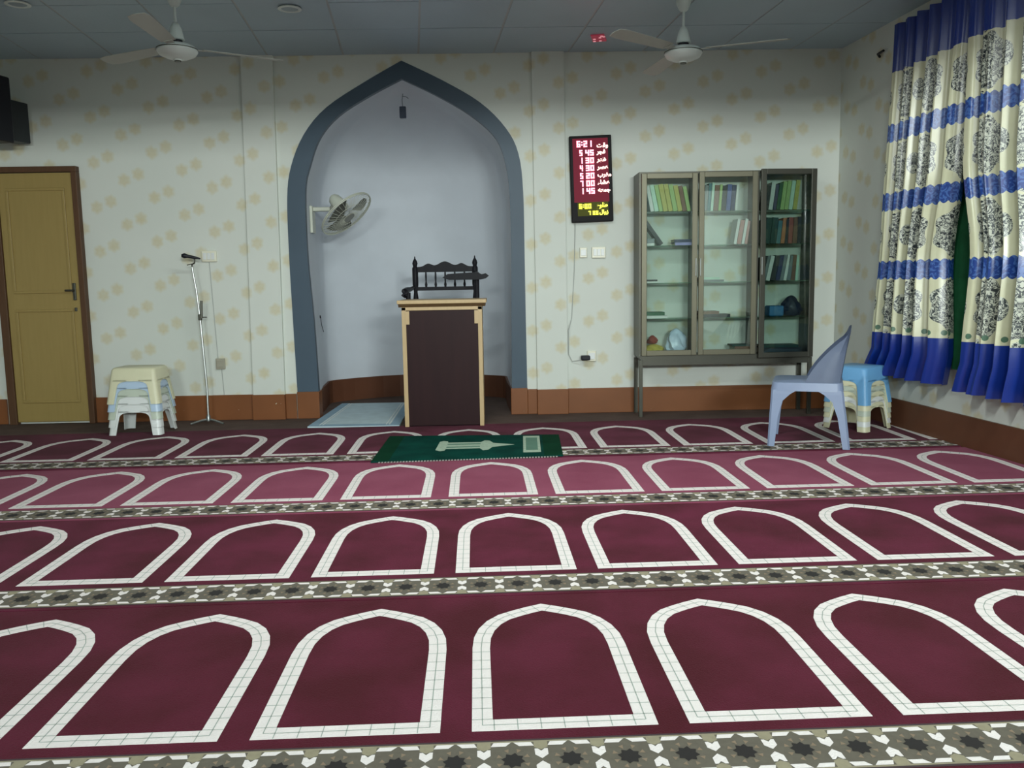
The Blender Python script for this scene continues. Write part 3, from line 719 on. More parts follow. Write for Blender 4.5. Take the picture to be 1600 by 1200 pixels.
row(2.11, 1.080, [(.024, .19, 'blk', .2), (.022, .20, 'gry', .2), (.03, .20, 'wht', .2), (.04, .20, 'blk', .2), (.03, .20, 'nvy', .18), (.024, .205, 'gry', .17), (.024, .205, 'wht', .17), (.03, .20, 'gry', .12), (.03, .205, 'brn', .08), (.02, .20, 'pgr', .06)], 'on the right door third shelf', 'books behind the right glass door')
row(1.90, 1.375, [(.022, .20, 'wht', .16), (.032, .19, 'pnk', .16), (.022, .20, 'wht', .16), (.02, .185, 'pnk', .14)], 'on the middle door second shelf', 'books behind the middle glass door')
def flat(x, z, w, d, h, key, label, rz=0, name='flat_book', cat='book', grp='flat items on the bookcase shelves', y=6.85):
    c = thing(name, label, cat, (x, y, z), rz, grp)
    bm = BM(); box(bm, 0, 0, .0005, w, d, .003); box(bm, 0, 0, h - .003, w, d, h); box(bm, 0, 0, .003, w, .004, h - .003); new_obj('cover', bm, BMAT[key], c)
    bm = BM(); box(bm, .004, .0045, .0035, w - .004, d - .004, h - .0035); new_obj('page_block', bm, m_page, c)
    return c
flat(1.43, 1.375, .14, .16, .022, 'lil', 'lilac flat book lying under a navy one, left door second shelf')
flat(1.425, 1.3975, .145, .16, .024, 'nvy', 'navy flat book lying on a lilac one, left door second shelf')
flat(1.165, 1.375, .10, .16, .02, 'wht', 'white flat book lying at left on second shelf'); flat(1.16, 1.396, .105, .15, .035, 'gry', 'thick grey flat book lying at left on second shelf')
flat(1.175, 1.080, .17, .16, .012, 'wht', 'thin white flat book at left on third shelf'); flat(1.17, 1.0925, .12, .15, .014, 'blk', 'thin black flat book on a white one, third shelf')
flat(1.635, 1.080, .19, .17, .018, 'gry', 'grey flat book lying on the middle third shelf'); flat(1.64, 1.0985, .15, .16, .02, 'pgr', 'pale green flat book on a grey one, middle third shelf')
flat(1.175, .795, .20, .17, .022, 'wht', 'white flat book at left on the fourth shelf'); flat(1.18, .8175, .17, .15, .028, 'grn', 'green flat folder on a white book, left fourth shelf')
flat(1.63, .795, .25, .17, .026, 'blk', 'black flat book lying on the middle fourth shelf'); flat(1.64, .8215, .15, .15, .024, 'brn', 'brown flat book on a black one, middle fourth shelf')
flat(1.92, .4975, .14, .17, .06, 'brn', 'thick brown flat book at the bottom of the middle case'); flat(1.90, .558, .16, .16, .012, 'dgr', 'thin dark green folder on a brown book, bottom of the middle case')
flat(2.13, .4975, .33, .17, .045, 'blk', 'long black flat ledger at the bottom behind the right door'); flat(2.14, .543, .30, .16, .02, 'dgr', 'long dark green ledger on a black one behind the right door')
# leaning strap-like grey folder at left
bm = BM(); box(bm, 0, 0, 0, .03, .12, .235, M=Matrix.Rotation(-.62, 4, 'Y')); o = new_obj('folded_cloth_strip', bm, BMAT['blk']); o.location = (1.315, 6.87, 1.3765)
tag(o, 'dark grey leaning folder on left second shelf', 'folder')
# bundles and boxes
def bundle(x, z, w, d, h, m, name, label, cat, seed=0, y=6.93):
    rnd = random.Random(seed); bm = BM(); bmesh.ops.create_icosphere(bm, subdivisions=3, radius=1)
    ph = [rnd.uniform(0, 6) for _ in range(6)]
    for v in bm.verts:
        a = math.atan2(v.co.y, v.co.x); k = 1 + .13 * sin(3 * a + ph[0] + 3 * v.co.z) + .09 * sin(7 * a + ph[1] + 5 * v.co.z) + .05 * sin(12 * v.co.z + ph[2])
        zz = max(-.75, v.co.z) + .75; s = 1 - .38 * (zz / 1.75) ** 1.4
        v.co = Vector((v.co.x * k * w / 2 * s, v.co.y * k * d / 2 * s, zz / 1.75 * h))
    o = new_obj(name, bm, m, None, True); o.location = (x, y, z + .001); tag(o, label, cat); return o
m_bag = mat('white_blue_bag', rgb(190, 206, 226), .3, var=.12, scale=18); m_ycl = mat('yellow_cloth', rgb(196, 180, 84), .8, var=.2, scale=24)
bundle(1.46, .499, .19, .14, .21, m_bag, 'plastic_bag', 'crumpled white-blue plastic bag at the bottom of the bookcase', 'bag', 1)
bundle(1.27, .499, .20, .15, .085, m_ycl, 'cloth_bundle', 'crumpled yellow cloth at the bottom behind the left door', 'cloth', 2)
bundle(1.265, .585, .09, .1, .07, BMAT['red'], 'cloth_bundle', 'small red-brown cloth lying on the yellow cloth', 'cloth', 3)
bm = BM(); box(bm, 0, 0, 0, .12, .13, .085, bev=.012); o = new_obj('storage_box', bm, mat('blue_box', rgb(52, 112, 160), .5)); o.location = (2.20, 6.86, .796); tag(o, 'blue box on the right door fourth shelf', 'box')
bundle(2.40, .795, .17, .14, .165, mat('navy_bag', rgb(16, 32, 60), .5, var=.1), 'fabric_bag', 'dark navy bag beside the blue box on the right shelf', 'bag', 5)

# ------------------------------------------------------------------ wall clock / prayer time board
m_board = mat('board_case', rgb(22, 20, 22), .5, var=.03)
m_red_face = mat('red_display_face', rgb(34, 6, 12), .5, emit=(1, .06, .16, 1), est=.15)
m_yel_face = mat('olive_display_face', rgb(16, 18, 8), .5, emit=(.5, .55, .02, 1), est=.11)
m_led_r = mat('red_led', rgb(255, 150, 160), .5, emit=(1, .34, .45, 1), est=2.4)
m_led_w = mat('warm_led', rgb(255, 220, 200), .5, emit=(1, .62, .60, 1), est=1.7)
m_led_y = mat('yellow_led', rgb(240, 240, 60), .5, emit=(1, .95, .12, 1), est=1.1)
for m_ in (m_board, m_red_face, m_yel_face): m_.node_tree.nodes['Principled BSDF'].inputs['Specular IOR Level'].default_value = .12
t = thing('prayer_time_clock', 'tall black LED prayer-time board with glowing red and yellow digits', 'clock', (.786, YW - .002, 1.926), 0)
t.rotation_euler = (0, radians(-1.5), 0)
bm = BM(); box(bm, -.170, -.055, -.343, .170, 0, .343, bev=.006); new_obj('case', bm, m_board, t)
bm = BM(); box(bm, -.145, -.058, -.185, .140, -.054, .320); new_obj('red_panel', bm, m_red_face, t)
bm = BM(); box(bm, -.120, -.058, -.295, .130, -.054, -.185); new_obj('yellow_panel', bm, m_yel_face, t)
SEG = {'0': 'abcdef', '1': 'bc', '2': 'abged', '3': 'abgcd', '4': 'fgbc', '5': 'afgcd', '6': 'afgedc', '7': 'abc', '8': 'abcdefg', '9': 'abcdfg'}
def digits(bm, s, x, z, w, h, th, gap):
    y0, y1 = -.0615, -.0575
    for ch in s:
        if ch == ':':
            for zz in (z + h * .25, z + h * .65): box(bm, x, y0, zz, x + th, y1, zz + th)
            x += th + gap; continue
        if ch == ' ': x += w * .5; continue
        for sgm in SEG[ch]:
            q = {'a': (0, h - th, w, h), 'd': (0, 0, w, th), 'g': (0, h / 2 - th / 2, w, h / 2 + th / 2), 'b': (w - th, h / 2, w, h), 'c': (w - th, 0, w, h / 2), 'e': (0, 0, th, h / 2), 'f': (0, h / 2, th, h)}[sgm]
            box(bm, x + q[0], y0, z + q[1], x + q[2], y1, z + q[3])
        x += w + gap
def text(body, x, z, size, m, name, align='LEFT'):
    cu = bpy.data.curves.new(name, 'FONT'); cu.body = body; cu.size = size; cu.extrude = .001; cu.offset = .0022; cu.align_x = align
    o = bpy.data.objects.new(name, cu); COL.objects.link(o); o.parent = t; o.location = (x, -.060, z); o.rotation_euler = (radians(90), 0, 0); cu.materials.append(m)
    bpy.context.view_layer.update(); dg = bpy.context.evaluated_depsgraph_get()
    me = bpy.data.meshes.new_from_object(o.evaluated_get(dg)); m2 = bpy.data.objects.new(name, me); COL.objects.link(m2)
    if not me.materials: me.materials.append(m)
    m2.parent = t; m2.location = o.location; m2.rotation_euler = o.rotation_euler; bpy.data.objects.remove(o); m2.name = name; return m2
bm = BM(); digits(bm, '6:21', -.112, .252, .030, .050, .011, .007); new_obj('time_digits', bm, m_led_r, t)
rows = [('5', '45'), ('1', '30'), ('4', '30'), ('5', '20'), ('7', '00'), ('1', '45')]
for k, (a, b) in enumerate(rows):
    bm = BM(); z = .183 - k * .0605; x = .0
    digits(bm, a, x - .092, z, .025, .047, .010, .006); digits(bm, b, x - .044, z, .031, .047, .011, .006)
    new_obj('prayer_digits', bm, m_led_r, t)
# prayer names in joined arabic letter forms, written left to right
AR = ['\u062A\u0642\u0648', '\u0631\u062C\u0641', '\u0631\u0647\u0638', '\u0631\u0635\u0639', '\u0628\u0631\u063A\u0645', '\u0621\u0627\u0634\u0639', '\u0647\u0639\u0645\u062C']
AR = ['\uFE96\uFED7\uFEED', '\uFEAE\uFEA0\uFED3', '\uFEAE\uFEEC\uFEC7', '\uFEAE\uFEBC\uFECB', '\uFE8F\uFEAE\uFED0\uFEE3', '\u0621\uFE8E\uFEB8\uFECB', '\uFEEA\uFECC\uFEE4\uFE9F']
AZ = [.235, .185, .1245, .064, .0035, -.057, -.1175]
for k, (s_, z) in enumerate(zip(AR, AZ)): text(s_, .050, z + .012, .046, m_led_w, 'prayer_name')
bm = BM(); digits(bm, '6:00', -.108, -.237, .024, .040, .009, .006); new_obj('yellow_digits', bm, m_led_y, t)
bm = BM(); digits(bm, '7 00', -.035, -.288, .020, .032, .008, .006); new_obj('yellow_digits', bm, m_led_y, t)
text('\uFEC9\uFEEE\uFEE0\uFEC3', .035, -.226, .046, m_led_y, 'yellow_name'); text('\uFEDD\uFE8D\uFEED\uFEAF', .056, -.280, .042, m_led_y, 'yellow_name')

# ------------------------------------------------------------------ switches and sockets
def plate(name, label, x0, x1, z0, z1, m, keys, cat, grp='switch plates on the papered wall', dy=0):
    t_ = thing(name, label, cat, ((x0 + x1) / 2, YW - .001 - dy, (z0 + z1) / 2), 0, grp); w, h = (x1 - x0) / 2, (z1 - z0) / 2
    bm = BM(); box(bm, -w, -.022, -h, w, 0, h, bev=.004); new_obj('plate', bm, m, t_)
    n = keys
    for i in range(n):
        bm = BM(); a = -w * .82 + i * (w * 1.64) / n; box(bm, a + .003, -.028, -h * .6, a + w * 1.64 / n - .003, -.021, h * .6, bev=.002); new_obj('rocker', bm, m_white if m is m_switch else m_switch_g, t_)
plate('switch_plate', 'ivory switch plate above the microphone stand', -2.405, -2.285, 1.313, 1.403, m_switch, 3, 'switch')
plate('wall_socket', 'small grey socket low on the wall right of the microphone stand', -2.341, -2.267, .428, .518, m_switch_g, 1, 'socket')
plate('switch_plate', 'small ivory single switch under the LED board', .69, .75, 1.295, 1.378, m_switch, 1, 'switch')
plate('switch_plate', 'wide ivory switch plate between LED board and bookcase', .79, .903, 1.291, 1.382, m_switch, 3, 'switch')
plate('wall_socket', 'ivory socket with a black adapter plugged in, below the board', .746, .82, .437, .525, m_switch, 1, 'socket')
bm = BM(); box(bm, .69, YW - .085, .452, .765, YW - .0285, .49, bev=.008); tag(new_obj('power_adapter', bm, m_dark), 'black power adapter plugged into the socket below the board', 'adapter')
bm = BM(); tube(bm, [(.655, YW - .012, 1.58), (.645, YW - .008, 1.2), (.62, YW - .006, .8), (.59, YW - .04, .7), (.592, YW - .01, .5), (.62, YW - .02, .44), (.68, YW - .05, .45)], .0035, 6)
o = new_obj('power_cord', bm, m_cable); bpy.context.view_layer.update(); CLK = bpy.data.objects['prayer_time_clock']; o.parent = CLK; o.matrix_parent_inverse = CLK.matrix_world.inverted()
bm = BM(); tube(bm, [(-2.35, YW - .004, 1.31), (-2.325, YW - .004, .52)], .003, 6); tag(new_obj('wall_cable', bm, m_cable), 'thin pale cable running down the wall between switch and socket', 'cable')
bm = BM(); tube(bm, [(-2.30, YW - .004, .427), (-2.29, YW - .004, .212)], .003, 6); tag(new_obj('wall_cable', bm, m_cable), 'short pale cable below the grey socket', 'cable')

# ------------------------------------------------------------------ microphone stand
t = thing('microphone_stand', 'slim chrome microphone stand leaning left beside the wall switches', 'microphone stand', (-2.355, 6.86, 0))
bm = BM()
for a in (200, 340, 90): tube(bm, [(0, 0, .045), (.06 * cos(radians(a)), .05 * sin(radians(a)), .035), (.14 * cos(radians(a)), .11 * sin(radians(a)), .012)], [.01, .009, .008], 8)
lathe(bm, [(0, .03), (.018, .03), (.018, .07), (.012, .08), (0, .08)], 12); new_obj('tripod_base', bm, m_chrome, t, True)
bm = BM(); tube(bm, [(0, 0, .06), (-.004, .02, .30), (-.032, .04, .86)], .0085, 10); new_obj('lower_pole', bm, m_chrome, t, True)
bm = BM(); tube(bm, [(-.032, .04, .85), (-.05, .045, 1.08), (-.075, .05, 1.27)], .007, 10); new_obj('upper_pole', bm, m_chrome, t, True)
bm = BM(); lathe(bm, [(0, .84), (.015, .845), (.015, .89), (0, .895)], 12, (-.032, .04, 0)); tube(bm, [(-.032, .04, .868), (.025, .03, .868)], .005, 6); tube(bm, [(-.018, .035, .86), (-.012, .035, 1.0)], .010, 8); new_obj('height_clamp', bm, m_alu_d, t, True)
bm = BM(); tube(bm, [(-.075, .05, 1.265), (-.072, .045, 1.29), (-.05, .04, 1.30), (-.045, .04, 1.325), (-.06, .035, 1.345)], .006, 8); tube(bm, [(-.11, .04, 1.285), (-.06, .04, 1.295)], .004, 6); new_obj('microphone_clip', bm, m_alu_d, t, True)
bm = BM(); tube(bm, [(-.135, -.0, 1.358), (-.115, .005, 1.358), (-.09, .012, 1.354), (-.03, .03, 1.340), (.0, .04, 1.333)], [.012, .021, .014, .011, .006], 12)
tag(new_obj('microphone', bm, m_dark, None, True), 'dark grey hand microphone clipped on top of the chrome stand', 'microphone').location = (-2.355, 6.86, 0)

# ------------------------------------------------------------------ wall fan in niche
t = thing('wall_fan', 'grey oscillating wall fan mounted on the left side of the niche', 'fan', (-1.26, 7.34, 1.705))
nrm = Vector((.61, -.25, -.75)).normalized(); Mx = nrm.to_track_quat('Z', 'Y').to_matrix().to_4x4()
bm = BM(); box(bm, -.295, -.06, -.16, -.272, .06, .065, bev=.006); box(bm, -.275, -.03, .02, -.13, .03, .055, bev=.008); new_obj('wall_bracket', bm, m_gray, t)
bm = BM(); lathe(bm, [(0, -.20), (.03, -.195), (.05, -.17), (.06, -.12), (.06, -.06), (.04, -.03), (0, -.03)], 16, M=Mx); new_obj('motor_housing', bm, m_gray, t, True)
bm = BM(); tube(bm, [(-.13, 0, .035), (-.11, 0, .06), (-.06, .02, .10)], .018, 8); new_obj('tilt_joint', bm, m_fanblade, t, True)
bm = BM(); RF = .245
for r_, z_ in ((RF, 0), (RF, .012)): tube(bm, [Mx @ Vector((r_ * cos(a * pi / 16), r_ * sin(a * pi / 16), z_)) for a in range(32)], .005, 6, closed=True)
for k in range(36):
    a = k * pi / 18
    for s in (1, -1): tube(bm, [Mx @ Vector((r_ * cos(a), r_ * sin(a), z_ * s + .006)) for r_, z_ in ((.05, .040), (.12, .037), (.20, .022), (RF, 0))], .0016, 4)
for r_, z_ in ((.09, .039), (.15, .033)): tube(bm, [Mx @ Vector((r_ * cos(a * pi / 12), r_ * sin(a * pi / 12), z_ + .006)) for a in range(24)], .0016, 4, closed=True)
new_obj('wire_grille', bm, m_gray, t)
bm = BM(); lathe(bm, [(0, .052), (.05, .050), (.052, .042), (0, .042)], 16, M=Mx); new_obj('grille_badge', bm, m_fanblade, t)
for k in range(3):
    bm = BM(); a0 = k * 2 * pi / 3 + .4; G = []
    for i in range(6):
        r_ = .03 + .18 * i / 5; row_ = []
        for j in range(6): a = a0 + (j / 5) * 1.35 - .2 * i / 5; row_.append(bm.verts.new(Mx @ Vector((r_ * cos(a), r_ * sin(a), -.012 + .035 * j / 5))))
        G.append(row_)
    for i in range(5):
        for j in range(5): bm.faces.new((G[i][j], G[i + 1][j], G[i + 1][j + 1], G[i][j + 1]))
    bmesh.ops.solidify(bm, geom=bm.faces[:], thickness=.002); new_obj('blade', bm, m_fanblade, t, True)
# lamp holder hanging in the niche
t = thing('pendant_lamp_holder', 'small dark lamp holder hanging by wires under the niche apex', 'lamp holder', (-.76, 7.4, 0))
bm = BM(); box(bm, -.027, -.02, 2.49, .027, .02, 2.585, bev=.006); new_obj('holder', bm, mat('dark_teal_plastic', rgb(44, 58, 78), .5), t)
bm = BM(); tube(bm, [(0, 0, 2.58), (-.004, 0, 2.64), (.004, 0, 2.69), (.005, 0, 2.752)], .003, 6); tube(bm, [(0, 0, 2.67), (.03, 0, 2.665), (.05, 0, 2.65)], .0025, 6); new_obj('wire', bm, m_scuff, t)
bm = BM(); lathe(bm, [(0, -.012), (.013, -.01), (.013, .004), (0, .006)], 10, M=Matrix.Rotation(radians(90), 4, 'Y')); tube(bm, [(.006, 0, 0), (.012, -.03, -.01), (.006, .02, -.07), (.006, .10, -.14)], .0028, 6)
o = new_obj('wall_hook', bm, m_dark, None, True); o.location = (-1.565, 7.57, .83); tag(o, 'small dark hook on the left side of the niche', 'hook')

# ------------------------------------------------------------------ ceiling fans
def ceiling_fan(loc, label, ang):
    t = thing('ceiling_fan', label, 'ceiling fan', loc, 0, 'ceiling fans')     # loc z: ceiling
    x = 0; H = -ZC
    bm = BM(); lathe(bm, [(0, 0), (.05, 0), (.048, -.02), (.03, -.06), (.018, -.07), (0, -.07)], 16); new_obj('canopy', bm, m_fanw, t, True)
    bm = BM(); lathe(bm, [(.009, -.06), (.009, -.20)], 10); new_obj('down_rod', bm, m_fanw, t, True)
    bm = BM(); lathe(bm, [(.013, -.165), (.02, -.17), (.036, -.205), (.045, -.25), (.05, -.268), (.045, -.272), (0, -.272)], 18); new_obj('motor_cup', bm, m_fanw, t, True)
    bm = BM(); lathe(bm, [(.036, -.272), (.036, -.287), (0, -.287)], 16); new_obj('collar', bm, m_dark, t, True)
    bm = BM(); lathe(bm, [(0, -.288), (.05, -.29), (.10, -.303), (.122, -.322), (.124, -.34), (.11, -.362), (.07, -.380), (.028, -.388), (.026, -.396), (0, -.398)], 28); new_obj('motor_body', bm, m_fanw, t, True)
    bm = BM(); lathe(bm, [(.1235, -.326), (.1255, -.326), (.1255, -.331), (.1235, -.331)], 28); new_obj('trim_ring', bm, m_alu_d, t, True)
    bm = BM(); lathe(bm, [(0, -.396), (.022, -.396), (.02, -.402), (0, -.404)], 14); new_obj('bottom_cap', bm, m_alu_d, t, True)
    for k in range(3):
        a = radians(ang + 120 * k); Mz = Matrix.Translation((0, 0, -.318)) @ Matrix.Rotation(a, 4, 'Z') @ Matrix.Rotation(radians(10), 4, 'X')
        bm = BM(); prism(bm, [(.09, -.02), (.17, -.028), (.17, .028), (.09, .02)], 'z', -.002, .003, M=Mz); new_obj('blade_iron', bm, m_fanb, t)
        bm = BM(); prism(bm, [(.15, -.045), (.3, -.052), (.60, -.062), (.66, -.052), (.68, -.01), (.67, .045), (.62, .058), (.3, .052), (.15, .045)], 'z', .003, .006, M=Mz); new_obj('blade', bm, m_fanb, t)
ceiling_fan((-1.985, 5.62, ZC - .002), 'white three-blade ceiling fan at left, near the speaker and door', -88)
ceiling_fan((1.266, 5.84, ZC - .002), 'white three-blade ceiling fan at right, above the bookcase', -20)

# ------------------------------------------------------------------ speaker at the left
t = thing('wall_speaker', 'black box loudspeaker mounted high on the wall above the door', 'speaker', (-3.97, 6.72, 2.46), radians(-14))
bm = BM(); box(bm, -.16, -.15, -.235, .30, .10, .25, bev=.012); new_obj('cabinet', bm, m_dark, t)
bm = BM(); box(bm, -.145, -.16, -.22, .285, -.149, .235, bev=.004); new_obj('grille', bm, m_darkgrille, t)
bm = BM(); box(bm, .10, .10, -.20, .22, .35, .11, bev=.008); new_obj('mounting_box', bm, mat('charcoal_plastic', rgb(34, 40, 44), .5), t)

# ------------------------------------------------------------------ red spot on ceiling, stood in for by an added glowing plate
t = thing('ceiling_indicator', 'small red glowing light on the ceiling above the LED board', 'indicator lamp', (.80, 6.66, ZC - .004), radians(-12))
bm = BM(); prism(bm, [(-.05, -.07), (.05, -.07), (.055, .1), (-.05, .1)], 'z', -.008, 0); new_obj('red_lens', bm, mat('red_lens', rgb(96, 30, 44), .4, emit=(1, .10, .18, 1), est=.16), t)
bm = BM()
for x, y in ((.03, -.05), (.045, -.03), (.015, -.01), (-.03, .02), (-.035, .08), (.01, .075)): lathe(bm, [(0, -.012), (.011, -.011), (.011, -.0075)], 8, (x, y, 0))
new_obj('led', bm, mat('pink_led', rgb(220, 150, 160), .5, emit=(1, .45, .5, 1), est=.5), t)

# ------------------------------------------------------------------ curtains
def curtain_mat():
    m = bpy.data.materials.new('damask_curtain'); m.use_nodes = True; nt = m.node_tree; p = nt.nodes['Principled BSDF']
    p.inputs['Roughness'].default_value = .30; 
    p.inputs['Specular IOR Level'].default_value = .75
    uv = N(nt, 'ShaderNodeUVMap'); s = N(nt, 'ShaderNodeSeparateXYZ'); nt.links.new(uv.outputs[0], s.inputs[0]); u, z = s.outputs[0], s.outputs[1]
    nz = N(nt, 'ShaderNodeTexNoise'); nz.inputs['Scale'].default_value = 14; nz.inputs['Detail'].default_value = 2; nt.links.new(uv.outputs[0], nz.inputs['Vector'])
    scal = M_(nt, 'MULTIPLY', M_(nt, 'ABSOLUTE', M_(nt, 'SINE', M_(nt, 'MULTIPLY', u, 62))), .016)
    def step(a, edge):   # 1 when a>edge
        return M_(nt, 'GREATER_THAN', a, edge)
    zt = M_(nt, 'SUBTRACT', z, scal); zb = M_(nt, 'ADD', z, scal)
    blue = M_(nt, 'MAXIMUM', step(M_(nt, 'ADD', z, M_(nt, 'MULTIPLY', nz.outputs[0], .04)), 2.53), M_(nt, 'LESS_THAN', z, .70))
    bands = None
    for a, b in ((2.042, 2.155), (1.568, 1.682), (1.087, 1.205)):
        q = M_(nt, 'MULTIPLY', step(zb, a + .008), M_(nt, 'LESS_THAN', zt, b - .008)); bands = q if bands is None else M_(nt, 'MAXIMUM', bands, q)
    # damask medallions: one column every .36 m, one per cream field
    P = .58; cu = M_(nt, 'SUBTRACT', M_(nt, 'MODULO', M_(nt, 'ADD', u, 10 * P), P), P / 2)
    def field(zc, rz, ru=.19, half=False):
        c = cu if not half else M_(nt, 'SUBTRACT', M_(nt, 'MODULO', M_(nt, 'ADD', u, 10.5 * P), P), P / 2)
        a = M_(nt, 'DIVIDE', c, ru); b = M_(nt, 'DIVIDE', M_(nt, 'SUBTRACT', z, zc), rz)
        d = M_(nt, 'ADD', M_(nt, 'MULTIPLY', a, a), M_(nt, 'MULTIPLY', b, b)); return d, c
    ang_src = None; mask = None
    for zc, rz in ((2.335, .16), (1.86, .165), (1.385, .165), (.91, .175)):
        d, c = field(zc, rz)
        an = M_(nt, 'ARCTAN2', M_(nt, 'SUBTRACT', z, zc), c)
        d = M_(nt, 'ADD', d, M_(nt, 'MULTIPLY', M_(nt, 'COSINE', M_(nt, 'MULTIPLY', an, 8)), .14))
        q = M_(nt, 'LESS_THAN', d, 1); mask = q if mask is None else M_(nt, 'MAXIMUM', mask, q)
        d2, c2 = field(zc, .07, .05, True); q = M_(nt, 'LESS_THAN', d2, 1); mask = M_(nt, 'MAXIMUM', mask, q)
        for k in (1, -1):
            d3, c3 = field(zc + k * rz * 1.13, .018, .022); mask = M_(nt, 'MAXIMUM', mask, M_(nt, 'LESS_THAN', d3, 1))
    # scroll texture inside the medallions
    mp = N(nt, 'ShaderNodeCombineXYZ'); nt.links.new(M_(nt, 'ABSOLUTE', cu), mp.inputs[0]); nt.links.new(z, mp.inputs[1])
    vn = N(nt, 'ShaderNodeTexNoise'); vn.inputs['Scale'].default_value = 26; vn.inputs['Detail'].default_value = 1; vn.inputs['Distortion'].default_value = 1.8; nt.links.new(mp.outputs[0], vn.inputs['Vector'])
    ridge = M_(nt, 'ABSOLUTE', M_(nt, 'SUBTRACT', vn.outputs[0], .5))
    leaf = N(nt, 'ShaderNodeMapRange'); leaf.inputs[1].default_value = .035; leaf.inputs[2].default_value = .075; nt.links.new(ridge, leaf.inputs[0])
    blob = step(vn.outputs[0], .63)
    scroll = mixc(nt, leaf.outputs[0], rgb(58, 66, 68), rgb(202, 206, 190))
    scroll = mixc(nt, blob, scroll, rgb(24, 34, 40))
    vor = N(nt, 'ShaderNodeTexVoronoi'); vor.inputs['Scale'].default_value = 24; nt.links.new(uv.outputs[0], vor.inputs['Vector'])
    scroll = mixc(nt, M_(nt, 'LESS_THAN', vor.outputs[0], .22), scroll, rgb(24, 34, 40))
    cream = mixc(nt, nz.outputs[0], rgb(204, 204, 168), rgb(216, 216, 186))
    base = mixc(nt, mask, cream, scroll)
    # little flowers along the hem
    cu2 = M_(nt, 'SUBTRACT', M_(nt, 'MODULO', M_(nt, 'ADD', u, 5), .09), .045); zz = M_(nt, 'SUBTRACT', z, .735)
    dd = M_(nt, 'ADD', M_(nt, 'MULTIPLY', cu2, cu2), M_(nt, 'MULTIPLY', zz, zz)); base = mixc(nt, M_(nt, 'LESS_THAN', dd, .00030), base, rgb(84, 118, 96))
    bandcol = mixc(nt, M_(nt, 'GREATER_THAN', vn.outputs[0], .52), rgb(24, 60, 134), rgb(66, 104, 172))
    base = mixc(nt, bands, base, bandcol); base = mixc(nt, blue, base, rgb(14, 46, 132))
    nt.links.new(base, p.inputs['Base Color'])
    return m
m_curt = curtain_mat()
def edge_at(P, z):
    for (z0_, y0_), (z1_, y1_) in zip(P, P[1:]):
        if z0_ <= z <= z1_:
            k = (z - z0_) / (z1_ - z0_); k = k * k * (3 - 2 * k); return y0_ + (y1_ - y0_) * k
    return P[0][1] if z < P[0][0] else P[-1][1]
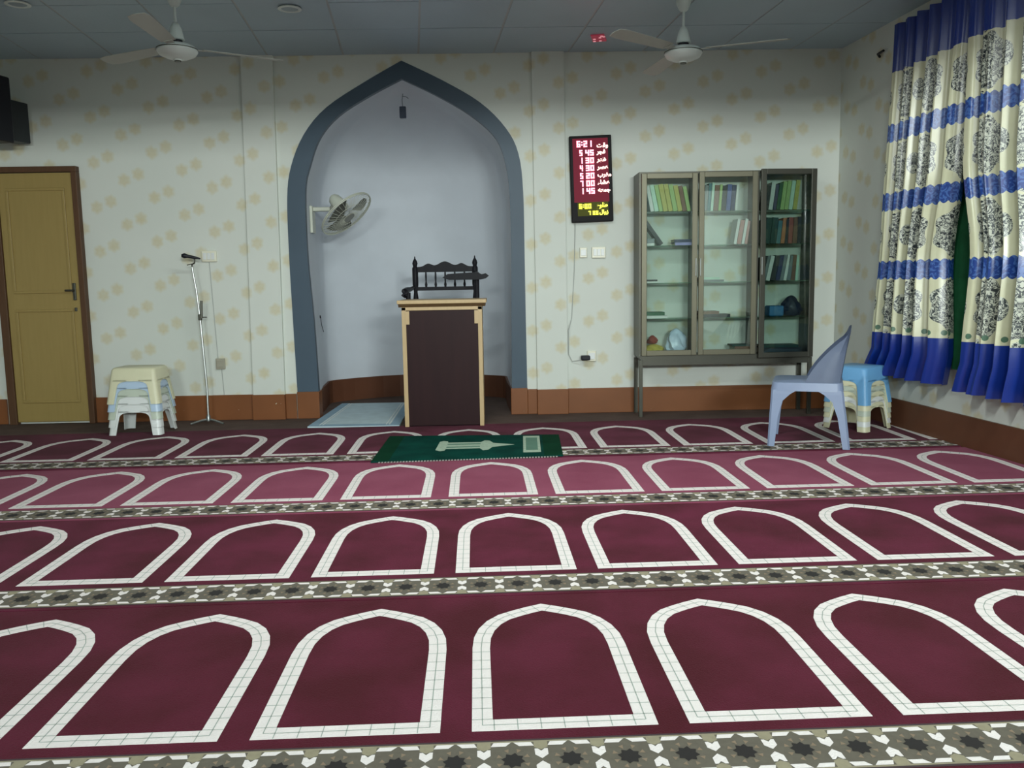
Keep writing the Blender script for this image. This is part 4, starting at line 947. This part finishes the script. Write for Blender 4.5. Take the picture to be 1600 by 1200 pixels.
def curtain(name, label, ya_top, yb_top, z0, z1, folds, amp, off, m, seed, sag=0):
    """pleated cloth from ya (back) to yb (near) along the side wall"""
    rnd = random.Random(seed); NS = folds * 14; NZ = 26; bm = BM(); uvl = bm.loops.layers.uv.new('UVMap')
    ph = [rnd.uniform(-.5, .5) for _ in range(folds + 2)]; amps = [rnd.uniform(.7, 1.25) for _ in range(folds + 2)]
    nrm_ = Vector((-SD.y, SD.x, 0)); G = []; S = []
    s = 0; prev = None
    for i in range(NS + 1):
        t_ = i / NS; f = t_ * folds; k = int(f); fr = f - k
        w_ = sin(2 * pi * f + ph[k] * (1 - fr) + ph[k + 1] * fr) * (amps[k] * (1 - fr) + amps[k + 1] * fr) * amp + .3 * amp * sin(4.3 * pi * f + 1)
        col_ = []
        for j in range(NZ + 1):
            v = j / NZ; z = z0 + (z1 - z0) * v
            ea, eb = edge_at(ya_top, z), edge_at(yb_top, z); y = ea + (eb - ea) * t_
            e = .65 + .5 * (1 - v); x = wall_x(y)
            zz = z + (sag * sin(pi * t_) * (1 - v) if sag else 0)
            col_.append(bm.verts.new(Vector((x, y, zz)) + nrm_ * (off + w_ * e)))
        if prev is not None: s += math.dist(prev, col_[NZ // 2].co[:])
        prev = col_[NZ // 2].co.copy()[:]; G.append(col_); S.append(s)
    for i in range(NS):
        for j in range(NZ):
            f = bm.faces.new((G[i][j], G[i + 1][j], G[i + 1][j + 1], G[i][j + 1])); f.smooth = True
            for lp, (a, b) in zip(f.loops, ((i, j), (i + 1, j), (i + 1, j + 1), (i, j + 1))): lp[uvl].uv = (S[a], z0 + (z1 - z0) * b / NZ)
    bmesh.ops.recalc_face_normals(bm, faces=bm.faces)
    bmesh.ops.solidify(bm, geom=bm.faces[:], thickness=.003)
    o = new_obj(name, bm, m, None, True); tag(o, label, 'curtain'); return o
curtain('curtain', 'blue and cream damask curtain panel nearer the corner, left of the gap', [(.39, 6.40), (.60, 6.27), (1.4, 6.20), (2.83, 6.13)], [(.38, 5.47), (.60, 5.42), (1.2, 5.45), (1.85, 5.35), (2.83, 5.30)], .395, 2.83, 6, .046, .115, m_curt, 3)
curtain('curtain', 'blue and cream damask curtain panel cut by the picture edge', [(.38, 5.27), (.60, 5.20), (1.2, 5.16), (1.85, 5.28), (2.83, 5.29)], [(.38, 4.0), (2.83, 4.0)], .385, 2.835, 8, .050, .135, m_curt, 8)
curtain('green_curtain', 'dark green inner curtain seen in the gap between the damask panels', [(.5, 5.46), (.8, 5.50), (2.7, 5.50)], [(.5, 5.0), (2.7, 5.0)], .50, 2.70, 3, .010, .030, m_green, 5)
t = thing('curtain_rod', 'dark curtain rod with end bracket along the side wall top', 'curtain rod')
bm = BM(); n_ = Vector((-SD.y, SD.x, 0)); pt = lambda y, z, o_: Vector((wall_x(y), y, z)) + n_ * o_
tube(bm, [pt(6.2, 2.80, .055), pt(4.0, 2.80, .055)], .011, 10); new_obj('rod', bm, m_alu_d, t, True)
for y in (6.17, 4.3):
    bm = BM(); tube(bm, [pt(y, 2.80, .055), pt(y, 2.80, .0)], .009, 8); tube(bm, [pt(y + .02, 2.80, .004), pt(y - .02, 2.80, .004)], .018, 8); new_obj('rod_bracket', bm, m_alu_d, t, True)
bm = BM(); tube(bm, [pt(6.52, 2.72, .002), pt(6.50, 2.735, .03), pt(6.42, 2.74, .032)], .009, 8); tag(new_obj('wall_hook', bm, m_dark, None, True), 'small dark hook high on the side wall beside the curtain', 'hook')
